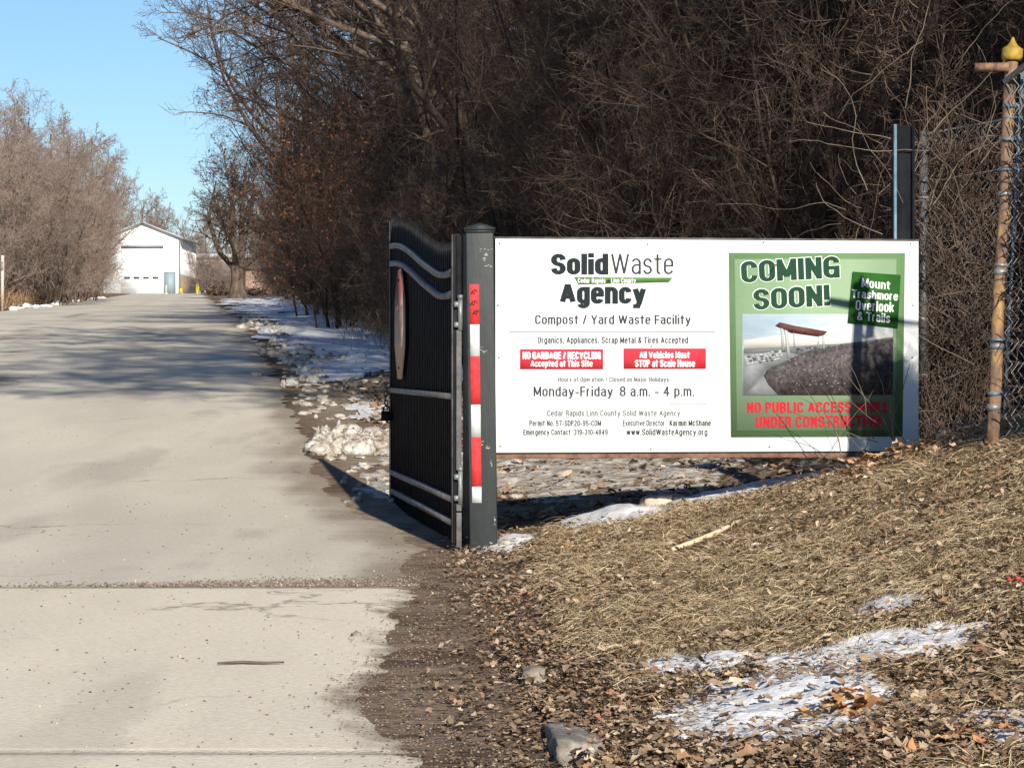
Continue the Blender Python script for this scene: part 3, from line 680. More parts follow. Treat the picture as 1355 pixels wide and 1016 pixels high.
for (txt, q) in (('Mount', [(1139, 380), (1177, 383.5), (1177, 372.5), (1139.5, 368)]), ('Trashmore', [(1126, 394), (1187, 398), (1187.5, 387), (1126.5, 383)]),
                 ('Overlook', [(1131, 410.5), (1181.5, 413.5), (1182, 400), (1131.5, 397)]), ('& Trails', [(1133, 423.5), (1176.5, 427.5), (1177, 415), (1133.5, 412)])):
    T('place_text', txt, q, sp, M['print_white'], sign, .17, .10, depth=D4 + .0095)
for (txt, q) in (('NO PUBLIC ACCESS WHILE', [(988.5, 546), (1176.5, 545), (1177, 531), (988, 532)]), ('UNDER CONSTRUCTION', [(1000, 565.5), (1165, 564.5), (1165, 549), (999.5, 551)])):
    c = [(q[0][0] - .6, q[0][1] + .6), (q[1][0] + .6, q[1][1] + .6), (q[2][0] + .6, q[2][1] - .6), (q[3][0] - .6, q[3][1] - .6)]
    T('warning_text', txt, q, sp, M['text_red'], sign, .225, .095, depth=D4)

# ------------------------------------------------------------------ gate post
pbx = (640 - CX) * 16 / FPX
post = empty('gate_post', (pbx, 16.0, 0), 0, 'square dark slate gate post with red and white reflective tape', 'post')
post.rotation_euler = (0, math.radians(-.72), 0)
PW = .158
b = MB(); b.box((0, PW / 2, .86), (PW, PW, 1.92)); b.build('shaft', M['post_paint'], post, bevel=.006)
b = MB(); b.box((0, PW / 2, 1.828), (PW + .008, PW + .008, .016)); b.box((0, PW / 2, 1.842), (PW + .02, PW + .02, .012))
h = PW / 2 + .008
b.add([(-h, PW / 2 - h, 1.848), (h, PW / 2 - h, 1.848), (h, PW / 2 + h, 1.848), (-h, PW / 2 + h, 1.848), (0, PW / 2, 1.882)], [(0, 1, 4), (1, 2, 4), (2, 3, 4), (3, 0, 4), (3, 2, 1, 0)])
b.build('cap', M['post_paint'], post)
zz = lambda y: (730 - y) * 16 / FPX
tx0, tx1 = -.062, -.008
for i, (ya, yb) in enumerate(((376, 429), (429, 471.4), (471.4, 535), (535, 578), (578, 643.5), (643.5, 665))):
    b = MB(); b.box(((tx0 + tx1) / 2, -.002, (zz(ya) + zz(yb)) / 2), (tx1 - tx0, .003, zz(ya) - zz(yb) - .001))
    tp = b.build('tape', M['tape_red'] if i % 2 == 0 else M['tape_white'], post)
b = MB()
for (cx, cy, s) in ((626, 386, 1), (625, 401, 1.1), (628, 413, 1)):
    pts = [Vector(((cx - 640 + 5) / 232 + .02 * s * math.cos(t * 1.3) * (1 - t / 9), -.0045, zz(cy) + .012 * s * math.sin(t * 1.9))) for t in np.linspace(0, 7, 26)]
    b.tube(pts, .0028, 5)
b.build('graffiti', M['black_ink'], post)
b = MB(); rs = np.random.default_rng(3)
for (cx, cy, w, hh) in ((644, 331, 9, 2), (643, 337, 2, 2), (641, 343, 2, 2), (646, 352, 4, 1.5), (638, 462, 4, 3), (641, 466, 3, 2), (637, 586, 3, 3), (644, 592, 4, 2), (650, 612, 1.2, 5), (628, 727, 5, 4), (640, 725, 6, 2.5), (650, 720, 2, 4), (655, 690, 1, 6)):
    for k in range(7):
        x = (cx - 640 + (730 - cy) * .0125 + rs.uniform(-w, w)) / 232 * 1; z = zz(cy + rs.uniform(-hh, hh)); r = rs.uniform(.002, .006)
        x = max(-PW / 2 + .01, min(PW / 2 - .01, x))
        b.prism([(x - r * rs.uniform(.8, 2.2), z), (x, z - r * .5), (x + r * rs.uniform(.8, 2), z + r * .3), (x, z + r * .6)], lambda p, q: (p, -.0016, q), lambda p, q: (p, .001, q))
b.build('paint_chips', M['scuff'], post)

# ------------------------------------------------------------------ swung-open gate leaf, running away from the camera
gx0 = (603.8 - CX) * 16 / FPX; gd = Vector((-.1285, .9917, 0)); GL = 4.19
gate = empty('gate_leaf', (gx0, 16.03, 0), math.atan2(gd.y, gd.x), 'tall black picket gate leaf swung open beside the road, with curved grey top rails', 'gate')
ez = lambda s: .315 * (0.5 - 0.5 * math.cos(math.pi * min(1, max(0, (s / GL - .04) / .96)))) - .012 * math.sin(math.pi * min(1, s / GL / .3)) * (s < .3 * GL)
# local frame: x along the leaf, +y to its left (towards the road)
b = MB(); b.box((.018, 0, .93), (.036, .04, 1.77)); b.build('stile', M['black_paint'], gate, bevel=.003)
b = MB(); b.box((GL - .02, 0, 1.075), (.04, .04, 2.08)); b.build('stile', M['black_paint'], gate, bevel=.003)
b = MB(); b.box((.0, .024, .93), (.008, .006, 1.76)); b.build('edge_strip', M['grey_rail'], gate)
b = MB(); b.box((GL - .004, .024, 1.07), (.012, .006, 2.06)); b.build('edge_strip', M['grey_rail'], gate)
def rail(zf, hh, curved):
    bb = MB(); n = 40 if curved else 1
    for i in range(n):
        s0, s1 = .036 + (GL - .076) * i / n, .036 + (GL - .076) * (i + 1) / n
        z0 = zf + (ez(s0) if curved else 0); z1 = zf + (ez(s1) if curved else 0)
        bb.add([(s0, yy, z0 + sz * hh / 2) for yy in (-.018, .03) for sz in (-1, 1)] + [(s1, yy, z1 + sz * hh / 2) for yy in (-.018, .03) for sz in (-1, 1)],
               [(0, 1, 5, 4), (2, 6, 7, 3), (1, 3, 7, 5), (0, 4, 6, 2)] + ([(0, 2, 3, 1)] if i == 0 else []) + ([(4, 5, 7, 6)] if i == n - 1 else []))
    bb.build('rail', M['grey_rail'], gate)
rail(1.60, .036, True); rail(1.475, .036, True); rail(.886, .034, False); rail(.298, .034, False); rail(.165, .034, False)
NP = 38
for i in range(NP):
    s = .036 + (GL - .08) * (i + .7) / NP; top = 1.79 + ez(s); w = .0095
    b = MB()
    b.add([(s - w, -w, .05), (s + w, -w, .05), (s + w, w, .05), (s - w, w, .05), (s - w, -w, top - .05), (s + w, -w, top - .05), (s + w, w, top - .05), (s - w, w, top - .05),
           (s - .003, -.003, top), (s + .003, -.003, top), (s + .003, .003, top), (s - .003, .003, top)],
          [(3, 2, 1, 0), (0, 1, 5, 4), (1, 2, 6, 5), (2, 3, 7, 6), (3, 0, 4, 7), (4, 5, 9, 8), (5, 6, 10, 9), (6, 7, 11, 10), (7, 4, 8, 11), (8, 9, 10, 11)])
    b.build('picket', M['black_paint'], gate)
hx = -.022
for (ya, yb) in ((311, 394), (437, 622), (667, 676), (678, 724)):
    b = MB(); b.box((hx + .006, -.012, zz((ya + yb) / 2)), (.022, .03, zz(ya) - zz(yb))); b.build('hinge_bar', M['dark_steel'] if yb < 500 else M['grey_rail'], gate, bevel=.002)
for (ya, yb, m) in ((395, 437, M['galv']), (623, 667, M['galv'])):
    b = MB(); zc = zz((ya + yb) / 2); hh = zz(ya) - zz(yb)
    b.tube([(hx, -.02, zc - hh / 2), (hx, -.02, zc + hh / 2)], .014, 10); b.box((hx + .01, .0, zc + hh * .32), (.035, .03, .03)); b.box((hx + .01, .0, zc - hh * .32), (.035, .03, .03))
    b.tube([(hx, -.02, zc + hh * .5), (hx, -.02, zc + hh * .62)], [.018, .016], 10)
    b.build('hinge', m, gate)
b = MB(); b.box((-.026, -.06, .95), (.02, .05, 1.72)); b.build('hinge_channel', M['dark_steel'], gate)

# STOP plate wired to the gate
gm = Matrix.Rotation(math.atan2(gd.y, gd.x), 4, 'Z')
sc = Vector((gx0, 16.03, 0)) + gd * (GL - .97)
stop = empty('stop_sign', (sc.x, sc.y, 1.345), math.atan2(gd.y, gd.x), 'faded octagonal STOP sign with painted-in pale sheen, fixed flat on the open black gate', 'sign')
def octo(r): return [(r / math.cos(math.pi / 8) * math.cos(math.pi / 8 + k * math.pi / 4), r / math.cos(math.pi / 8) * math.sin(math.pi / 8 + k * math.pi / 4)) for k in range(8)]
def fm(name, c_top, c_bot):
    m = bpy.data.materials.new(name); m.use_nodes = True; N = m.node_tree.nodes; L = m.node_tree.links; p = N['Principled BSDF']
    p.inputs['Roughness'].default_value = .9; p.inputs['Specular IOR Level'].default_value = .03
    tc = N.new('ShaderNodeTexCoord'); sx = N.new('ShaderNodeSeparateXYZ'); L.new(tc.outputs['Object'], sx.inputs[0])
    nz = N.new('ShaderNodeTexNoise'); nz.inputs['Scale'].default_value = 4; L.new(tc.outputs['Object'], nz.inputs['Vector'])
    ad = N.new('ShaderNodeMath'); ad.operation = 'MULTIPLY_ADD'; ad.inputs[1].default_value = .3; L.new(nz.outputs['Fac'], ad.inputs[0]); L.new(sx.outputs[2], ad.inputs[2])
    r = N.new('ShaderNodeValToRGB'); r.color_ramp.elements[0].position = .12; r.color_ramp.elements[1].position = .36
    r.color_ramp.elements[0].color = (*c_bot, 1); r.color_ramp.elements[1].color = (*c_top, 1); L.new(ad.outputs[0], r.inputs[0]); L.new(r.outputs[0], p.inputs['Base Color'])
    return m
M['stop_red'] = fm('faded_red_painted_sheen', (.25, .10, .088), (.42, .31, .255))  # pale lower part is reflected sheen painted into the faded red
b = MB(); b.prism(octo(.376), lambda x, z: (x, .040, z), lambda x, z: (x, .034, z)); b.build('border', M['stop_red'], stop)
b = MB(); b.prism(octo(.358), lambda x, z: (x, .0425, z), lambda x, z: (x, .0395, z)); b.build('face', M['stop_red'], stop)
def stp(x, y, dep): return (-(x), .0425 + dep, y)
T('lettering', 'STOP', (-.28, .13, .28, -.13), stp, mat('dull_sign_white', (.42, .36, .32), rough=.9, spec=.03), stop, .17, .12, depth=.002)
for z in (.30, -.30):
    b = MB(); b.lathe([(.012, 0), (.012, .004), (.006, .008)], (0, .0425, z), 8, Matrix.Rotation(math.radians(-90), 3, 'X')); b.build('bolt', M['dark_steel'], stop)
# chain and padlock on the free stile
fe = Vector((gx0, 16.03, 0)) + gd * (GL - .02)
chain = empty('lock_chain', (fe.x - .035, fe.y - .02, .885), 0, 'short dark chain with padlock hanging from the gate edge', 'chain')
for k in range(6):
    t = k * 1.05; c = Vector((-.02 * math.sin(t * .55), -.005 * k, .035 - .031 * k)); a = (k % 2) * math.pi / 2 + .3
    pts = [c + Matrix.Rotation(a, 3, 'Z') @ Vector((.013 * math.cos(q), 0, .021 * math.sin(q))) for q in np.linspace(0, 2 * math.pi, 13)]
    b = MB(); b.tube(pts, .005, 6, False); b.build('chain_link', M['galv_dark'], chain)
b = MB(); b.box((-.012, -.03, -.185), (.075, .03, .07)); b.tube([(-.035, -.03, -.15), (-.034, -.03, -.125), (-.012, -.03, -.11), (.01, -.03, -.125), (.011, -.03, -.15)], .006, 6)
b.build('padlock', M['dark_steel'], chain)

# ------------------------------------------------------------------ fences and posts right of the sign
def ground_under(x, y): return float(height(x, y))
bp_ = at(1197, 200, 16.62)
bpost = empty('steel_post', (bp_.x, 16.62, 0), .06, 'black steel beam with a blue edge standing behind the right end of the sign', 'post')
zt = at(1197, 165, 16.62).z
b = MB(); b.box((0, .05, (zt + .3) / 2), (.115, .012, zt - .3)); b.box((-.056, .05, (zt + .3) / 2), (.01, .1, zt - .3)); b.box((.056, .05, (zt + .3) / 2), (.01, .1, zt - .3)); b.build('beam', M['dark_steel'], bpost)
b = MB(); b.box((-.0565, -.004, (zt + .3) / 2 + .001), (.017, .008, zt - .3)); b.build('blue_edge', M['blue_steel'], bpost)

def chain_link(A, B, z0a, z0b, z1a, z1b, pitch, wire, seed=0, wob=0.0):
    """woven wire: interlocking zigzags between points A and B (xy), bottoms z0*, tops z1*"""
    mb = MB(); A, B = Vector((A[0], A[1], 0)), Vector((B[0], B[1], 0)); Ln = (B - A).length; dr = (B - A) / Ln; nrm = Vector((-dr.y, dr.x, 0))
    n = int(Ln / pitch); rng = random.Random(seed)
    for i in range(n):
        u0 = (i + .5) * pitch; t = u0 / Ln; zb = z0a + (z0b - z0a) * t; ztp = z1a + (z1b - z1a) * t; k = int((ztp - zb) / (pitch / 1.0))
        pts = []
        for j in range(k + 1):
            s_ = 1 if j % 2 else -1
            o = wob * math.sin(j * .35 + i * .2)
            pts.append(A + dr * (u0 + s_ * pitch * .52) + nrm * (s_ * wire * .5 + o) + Vector((0, 0, zb + (ztp - zb) * j / k)))
        mb.tube(pts, wire / 2, 4, False)
    return mb
# vine-choked panel between sign and yellow post
A = at(1222, 300, 17.4); B = at(1330, 300, 17.6)
fp = empty('fence_panel', (0, 0, 0), 0, 'dark chain-link fence panel choked with dry vines between the sign and the yellow post', 'fence')
za, zb = at(1222, 178, 17.4).z, at(1330, 158, 17.6).z
chain_link(A.xy, B.xy, .62, .7, za, zb, .046, .008).build('wire_mesh', M['wire_mid'], fp, fix=False)
b = MB(); b.tube([(A.x, A.y, .45), (A.x, A.y, za + .02)], .026, 10); b.build('end_post', M['galv_dark'], fp)
b = MB(); b.tube([(A.x, A.y, za), (B.x, B.y, zb)], .008, 6); b.build('top_wire', M['galv_dark'], fp)
for z in (1.0, 1.35, 1.75, 2.1):
    b = MB(); b.lathe([(.031, -.012), (.031, .012)], (A.x, A.y, z), 10); b.build('tie_band', M['galv'], fp)

# yellow pipe post
YP = 14.05
p0, p1 = at(1312, 600, YP), at(1339, 80, YP)
yp = empty('pipe_post', (p0.x, YP, p0.z), 0, 'rusty yellow pipe post with a domed cap and blue-grey clips', 'post')
ax = (p1 - p0)
L_ = ax.length; axn = ax.normalized()
yp.rotation_euler = Vector((0, 0, 1)).rotation_difference(axn).to_euler()
b = MB(); nseg = 14
b.tube([(.004 * math.sin(k * .9), 0, L_ * k / nseg) for k in range(nseg + 1)], .0315, 16); b.build('pipe', M['yellow_rust'], yp, True)
b = MB(); b.lathe([(.048, -.03), (.053, -.01), (.053, .022), (.051, .028), (.040, .034), (.025, .046), (.014, .062), (.008, .078), (.003, .086)], (0, 0, L_ + .03), 18); b.build('cap', M['yellow_cap'], yp, True)
b = MB(); b.tube([(-.185, -.01, L_ - .045), (-.02, -.035, L_ - .04)], [.021, .024], 12); b.build('side_arm', M['yellow_rust'], yp, True)
b = MB(); b.tube([(.07, .02, L_ - .02), (.073, .02, L_ - .24)], .02, 10); b.build('back_arm', M['yellow_rust'], yp, True)
zl = lambda y: (600 - y) / 520 * L_
for (y, hh, m) in ((141, .018, 1), (156, .012, 1), (185, .016, 1), (225, .016, 1), (257, .022, 0), (351, .016, 0), (360, .03, 0), (450, .016, 1), (458, .03, 0), (521, .018, 1), (539, .03, 0)):
    b = MB(); b.lathe([(.0352, -hh / 2), (.0352, hh / 2)], (0, 0, zl(y)), 14)
    if m: b.box((.045, -.012, zl(y) + .004), (.06, .006, hh))
    b.build('clip', M['band_blue'] if m else M['galv'], yp)
b = MB(); b.box((.052, -.014, L_ * .53), (.014, .006, L_ * .88)); b.build('tension_bar', M['band_blue'], yp)

# chain-link running from the yellow post towards the street (leaves the frame on the right)
fa = math.radians(29); FL = 1.7
A = Vector((p0.x + .065, YP - .02)); B = A + Vector((math.sin(fa) * FL, -math.cos(fa) * FL))
cf = empty('chain_link_fence', (0, 0, 0), 0, 'galvanised chain-link fence leaving the yellow post at the right edge', 'fence')
ga, gb = ground_under(A.x, A.y), ground_under(B.x, B.y)
chain_link(A, B, ga + .03, gb + .03, ga + 1.80, gb + 2.3, .052, .006).build('wire_mesh', M['galv'], cf, fix=False)
b = MB(); b.tube([(B.x, B.y, gb - .2), (B.x, B.y, gb + 2.4)], .03, 10); b.build('line_post', M['galv'], cf)
b = MB(); b.tube([(A.x, A.y, ga + 1.81), (B.x, B.y, gb + 2.31)], .016, 8); b.build('top_rail', M['galv'], cf)

# ------------------------------------------------------------------ far buildings
BY = 290.0
def barn():
    gz = float(height(-37, BY)); 
    r = empty('barn', (at(188.5, 388, BY).x, BY, at(188.5, 388.5, BY).z), 0, 'white metal barn with a big overhead door at the end of the road', 'barn')
    hw, el, pk, ln = 3.86, 5.72, 7.22, 15.0
    b = MB()
    b.prism([(-hw, -1), (hw, -1), (hw, el), (0, pk), (-hw, el)], lambda x, z: (x, 0, z), lambda x, z: (x, ln, z)); b.build('wall', M['barn_white'], r)
    b = MB()
    for s in (-1, 1):
        b.add([(s * (hw + .35), -.35, el - .12), (0, -.35, pk + .03), (0, ln + .3, pk + .03), (s * (hw + .35), ln + .3, el - .12),
               (s * (hw + .35), -.35, el + .06), (0, -.35, pk + .21), (0, ln + .3, pk + .21), (s * (hw + .35), ln + .3, el + .06)],
              [(0, 1, 2, 3), (7, 6, 5, 4), (0, 4, 5, 1), (2, 6, 7, 3), (0, 3, 7, 4), (1, 5, 6, 2)])
    rf = b.build('roof', M['barn_roof'], r)
    b = MB(); 
    for s in (-1, 1): b.bar((s * (hw + .33), -.37, el - .08), (0, -.37, pk + .08), .03, .16)
    b.build('rake_trim', M['barn_trim'], rf)
    b = MB(); b.box((hw - .02, -.04, (el - .1) / 2 - .1), (.14, .08, el)); b.build('corner_trim', M['barn_trim'], r)
    dw = 4.45
    b = MB(); b.box((0, -.05, 2.3), (dw, .08, 4.75))
    for k in range(1, 8): b.box((0, -.1, k * .58), (dw, .03, .03))
    dr = b.build('overhead_door', M['barn_white'], r)
    b = MB(); b.box((.0, -.16, 4.83), (dw - .1, .16, .26)); b.build('door_track', M['barn_trim'], r)
    for k in range(4):
        c = -1.58 + k * .98
        b = MB(); b.box((c, -.105, 1.63), (.58, .04, .22)); b.build('window', M['glass_dark'], dr)
    b = MB(); b.box((2.82, -.04, 1.04), (1.0, .08, 2.2)); md = b.build('entry_door', M['door_grey'], r)
    b = MB(); b.box((2.82, -.02, 2.19), (1.18, .09, .1)); b.box((2.27, -.02, 1.04), (.1, .09, 2.2)); b.box((3.37, -.02, 1.04), (.1, .09, 2.2)); b.build('door_frame', M['barn_trim'], r)
    b = MB(); b.box((hw + .03, ln / 2, .9), (.06, ln - .1, 2.2)); b.build('wainscot', M['barn_wain'], r)
    b = MB()
    for k in range(38): b.box((hw + .01, .3 + k * .39, 3.8), (.04, .06, 3.5))
    b.build('siding_ribs', M['barn_white'], r)
    b = MB(); b.box((hw + .36, ln / 2, el - .02), (.12, ln + .5, .14)); b.build('gutter', M['barn_trim'], r)
    return r
barn()
def low_building():
    c = at(303, 388, 325)
    r = empty('low_building', (c.x, 325, c.z), 0, 'long low pale-roofed building behind the bare tree beside the barn', 'building')
    b = MB(); b.box((0, 5, 1.7), (8.6, 10, 4.9)); b.build('wall', M['beige_wall'], r)
    b = MB(); b.add([(-4.7, -.5, 4.1), (4.7, -.5, 4.1), (4.7, 10.5, 4.7), (-4.7, 10.5, 4.7), (-4.7, -.5, 4.5), (4.7, -.5, 4.5), (4.7, 10.5, 5.1), (-4.7, 10.5, 5.1)],
                    [(0, 3, 2, 1), (4, 5, 6, 7), (0, 1, 5, 4), (1, 2, 6, 5), (2, 3, 7, 6), (3, 0, 4, 7)]); b.build('roof', M['barn_roof'], r)
    b = MB(); b.box((-2.4, -.04, 1.6), (1.0, .06, 4.6)); b.box((1.0, -.04, 1.6), (.5, .06, 4.6)); b.build('pilaster', M['barn_white'], r)
    for x in (-1.0, 2.6):
        b = MB(); b.box((x, -.03, 1.5), (1.2, .05, 2.0)); b.build('window', M['glass_dark'], r)
low_building()
def shed():
    c = at(339, 387, 262)
    r = empty('shed', (c.x, 262, c.z), 0, 'small reddish-brown wooden shed with dark roof right of the bare tree', 'shed')
    b = MB(); b.box((0, 2, .9), (2.7, 4, 3.0)); b.build('wall', M['shed_wood'], r)
    b = MB(); b.add([(-1.7, -.4, 2.3), (1.7, -.4, 2.3), (1.7, 2, 3.3), (-1.7, 2, 3.3), (-1.7, 4.4, 2.3), (1.7, 4.4, 2.3)], [(0, 1, 2, 3), (3, 2, 5, 4), (0, 3, 4), (1, 5, 2), (0, 4, 5, 1)]); b.build('roof', M['shed_roof'], r)
    b = MB(); b.box((.3, -.03, .6), (.9, .05, 2.0)); b.build('door', M['shed_wood'], r)
    b = MB(); b.box((0, -.42, 2.27), (3.4, .06, .12)); b.build('fascia', M['rust'], r)
shed()
def bollard(px, ytop, Y, lab, m, rad=.16, ybase=389.5):
    p = at(px, ybase, Y); p.z = float(road_z(Y)) if False else p.z
    hgt = at(px, ytop, Y).z - p.z
    r = empty('bollard', p, 0, lab, 'bollard', 'bollards before the barn')
    b = MB(); b.lathe([(rad, -.4), (rad, hgt - .1), (rad * .85, hgt - .03), (rad * .4, hgt)], (0, 0, 0), 12); b.build('pipe', m, r, True)
    b = MB(); b.lathe([(rad * 1.7, -.4), (rad * 1.7, .1), (rad * 1.3, .14)], (0, 0, 0), 12); b.build('footing', M['bollard_top'], r, True)
bollard(261.4, 375.5, 262, 'taller bright yellow bollard left of the bare tree', M['bollard'])
bollard(239.7, 381.5, 262, 'shorter yellow bollard before the barn corner', M['bollard'])
bollard(219.9, 377, 270, 'pale slim marker pipe standing by the barn entry door', M['pipe_pale'], .1)
rc = at(352, 384, 240)
rb = empty('storage_bin', rc, 0, 'small red bin by the shed at the edge of the woods', 'bin')
b = MB(); b.box((0, 0, .18), (.62, .5, .36)); b.build('body', M['red_plastic'], rb, bevel=.05)
b = MB(); b.box((0, 0, .39), (.68, .55, .05)); b.build('lid', M['red_plastic'], rb, bevel=.02)
lp = at(3, 402, 92); b = MB(); zt = at(3, 338, 92).z - lp.z
pl = empty('marker_post', (lp.x, 92, lp.z), 0, 'thin grey post in dry grass at the left edge', 'post')
b.tube([(0, 0, -.3), (.01, 0, zt)], .055, 8); b.build('pole', M['pipe_pale'], pl)
b = MB(); b.box((.01, -.06, zt - .35), (.05, .012, .3)); b.build('plate', M['galv'], pl)

# ------------------------------------------------------------------ trees and thicket
def norm(a): return a / np.maximum(np.linalg.norm(a, axis=-1, keepdims=True), 1e-9)
def tubes_np(pts, rad, sides):
    n, k, _ = pts.shape
    t = np.empty_like(pts); t[:, 1:-1] = pts[:, 2:] - pts[:, :-2]; t[:, 0] = pts[:, 1] - pts[:, 0]; t[:, -1] = pts[:, -1] - pts[:, -2]; t = norm(t)
    ref = np.where(np.abs(t[:, :1, 2:3]) < .8, np.array([0, 0, 1.]), np.array([1., 0, 0])); ref = np.broadcast_to(ref, pts.shape)
    x = norm(np.cross(t, ref)); y = np.cross(x, t)
    a = np.arange(sides) * 2 * np.pi / sides
    V = pts[:, :, None] + (x[:, :, None] * np.cos(a)[None, None, :, None] + y[:, :, None] * np.sin(a)[None, None, :, None]) * rad[:, :, None, None]
    i = np.arange(n * k * sides).reshape(n, k, sides); j = np.roll(i, -1, 2)
    F = np.stack([i[:, :-1], j[:, :-1], j[:, 1:], i[:, 1:]], -1).reshape(-1, 4)
    return V.reshape(-1, 3), F
class Grow:
    def __init__(s): s.V = []; s.F = []; s.n = 0
    def add(s, V, F): s.V.append(V); s.F.append(F + s.n); s.n += len(V)
    def mesh(s, name, m, smooth=True): return np_mesh(name, np.concatenate(s.V), [np.concatenate(s.F)], m, smooth)
def grow(rng, pos, dr, ln, rd, spec, rmin=.004):
    """level-wise branching; returns (woody, twigs, tip positions)"""
    W, Tw = Grow(), Grow(); tips = None
    for li, sp_ in enumerate(spec):
        n = len(pos); k = sp_['seg']; P = [pos]; D = dr.copy(); tr = np.array(sp_.get('trop', (0, 0, 0)))
        for q in range(k):
            D = norm(D + rng.normal(0, sp_['jit'], D.shape) + tr); P.append(P[-1] + D * (ln / k)[:, None])
        P = np.stack(P, 1); tt = np.linspace(0, 1, k + 1)
        Rr = np.maximum(rd[:, None] * (1 - sp_.get('taper', .7) * tt[None, :]), rmin * .6)
        V, F = tubes_np(P, Rr, sp_.get('sides', 3)); (W if sp_.get('wood') else Tw).add(V, F)
        tips = P[:, -1]
        c = sp_.get('n', 0)
        if not c: continue
        lo, hi = sp_['t']; u = lo + (hi - lo) * (np.arange(c)[None, :] + rng.uniform(0, 1, (n, c))) / c
        f = u * k; i0 = np.clip(f.astype(int), 0, k - 1); fr_ = (f - i0)[..., None]; rows = np.arange(n)[:, None]
        cp = P[rows, i0] * (1 - fr_) + P[rows, i0 + 1] * fr_; tan = norm(P[rows, i0 + 1] - P[rows, i0])
        rv = rng.normal(0, 1, tan.shape); perp = norm(rv - (rv * tan).sum(-1, keepdims=True) * tan)
        an = rng.uniform(*sp_['ang'], (n, c))[..., None]
        cd = tan * np.cos(an) + perp * np.sin(an)
        cl = ln[:, None] * rng.uniform(*sp_['lr'], (n, c)) * (1 - sp_.get('sh', .45) * u)
        cr = np.maximum(np.minimum(rd[:, None] * (1 - sp_.get('taper', .7) * u) * sp_['rr'], .9 * rd[:, None]), rmin)
        pos, dr, ln, rd = cp.reshape(-1, 3), cd.reshape(-1, 3), cl.ravel(), cr.ravel()
    return W, Tw, tips
def R_(a, b): return (math.radians(a), math.radians(b))

def shrub_mesh(seed, hgt, stems, spread_, m, name, dens=1.0, twigr=.005, tangle=.22, wide=.5, bk='bark', thick=1.0):
    rng = np.random.default_rng(seed)
    a = rng.uniform(0, 2 * np.pi, stems); tilt = rng.uniform(.03, spread_, stems)
    pos = np.stack([np.cos(a), np.sin(a), a * 0], 1) * rng.uniform(.05, wide, stems)[:, None]; pos[:, 2] = -.15
    dr = np.stack([np.cos(a) * np.sin(tilt), np.sin(a) * np.sin(tilt), np.cos(tilt)], 1)
    ln = hgt * rng.uniform(.6, 1.08, stems); rd = (.008 + .0042 * ln * rng.uniform(.5, 1.4, stems)) * thick
    q = lambda v: max(2, int(round(v * dens)))
    spec = [dict(seg=9, jit=.07, trop=(0, 0, .0), n=q(10), t=(.1, .97), ang=R_(20, 60), lr=(.25, .5), rr=.32 if thick < 1 else .42, sides=5, wood=True),
            dict(seg=6, jit=tangle * .5, trop=(0, 0, .03), n=q(10), t=(.1, 1), ang=R_(25, 75), lr=(.3, .65), rr=.5, sides=4, taper=.7),
            dict(seg=5, jit=tangle * .85, trop=(0, 0, .01), n=q(7), t=(.1, 1), ang=R_(25, 85), lr=(.35, .75), rr=.6, sides=3, taper=.6),
            dict(seg=4, jit=tangle, n=0, sides=3, taper=.6)]
    W, Tw, tips = grow(rng, pos, dr, ln, rd, spec, twigr)
    return W.mesh(name + '_stems', M[bk]), Tw.mesh(name + '_twigs', m), tips

def tree_mesh(seed, hgt, m, name, lean=(0, 0), trunk=.16, fork=.25, limbs=9, spreadang=(25, 60), dens=1.0, twigr=.006, bias=(0, 0, .04), lr0=(.45, .75), bk='bark'):
    rng = np.random.default_rng(seed)
    dr = norm(np.array([[lean[0], lean[1], 1.0]])); q = lambda v: max(2, int(round(v * dens)))
    spec = [dict(seg=10, jit=.05, trop=(0, 0, .02), n=limbs, t=(fork, .95), ang=R_(*spreadang), lr=lr0, rr=.6, sides=9, wood=True, taper=.8, sh=.5),
            dict(seg=9, jit=.10, trop=bias, n=q(9), t=(.2, .98), ang=R_(25, 60), lr=(.28, .5), rr=.55, sides=6, wood=True),
            dict(seg=6, jit=.15, trop=(0, 0, .03), n=q(8), t=(.15, 1), ang=R_(25, 65), lr=(.35, .65), rr=.55, sides=4, taper=.6),
            dict(seg=5, jit=.18, trop=(0, 0, .02), n=q(6), t=(.1, 1), ang=R_(25, 70), lr=(.4, .75), rr=.6, sides=3, taper=.55),
            dict(seg=3, jit=.2, n=0, sides=3, taper=.6)]
    W, Tw, tips = grow(rng, np.array([[0, 0, -.3]]), dr, np.array([hgt]), np.array([trunk]), spec, twigr)
    return W.mesh(name + '_trunk', M[bk]), Tw.mesh(name + '_crown', m), tips

def plant(name, protos, x, y, rz, sc_, label, cat, group=None, parts=('trunk', 'crown'), sz=None, z=None):
    e = empty(name, (x, y, (float(height(x, y)) if z is None else z) - .02), rz, label, cat, group)
    e.scale = (sc_, sc_, sc_ if sz is None else sz)
    for nm, me in zip(parts, protos):
        if me: link(nm, me, e)
    return e

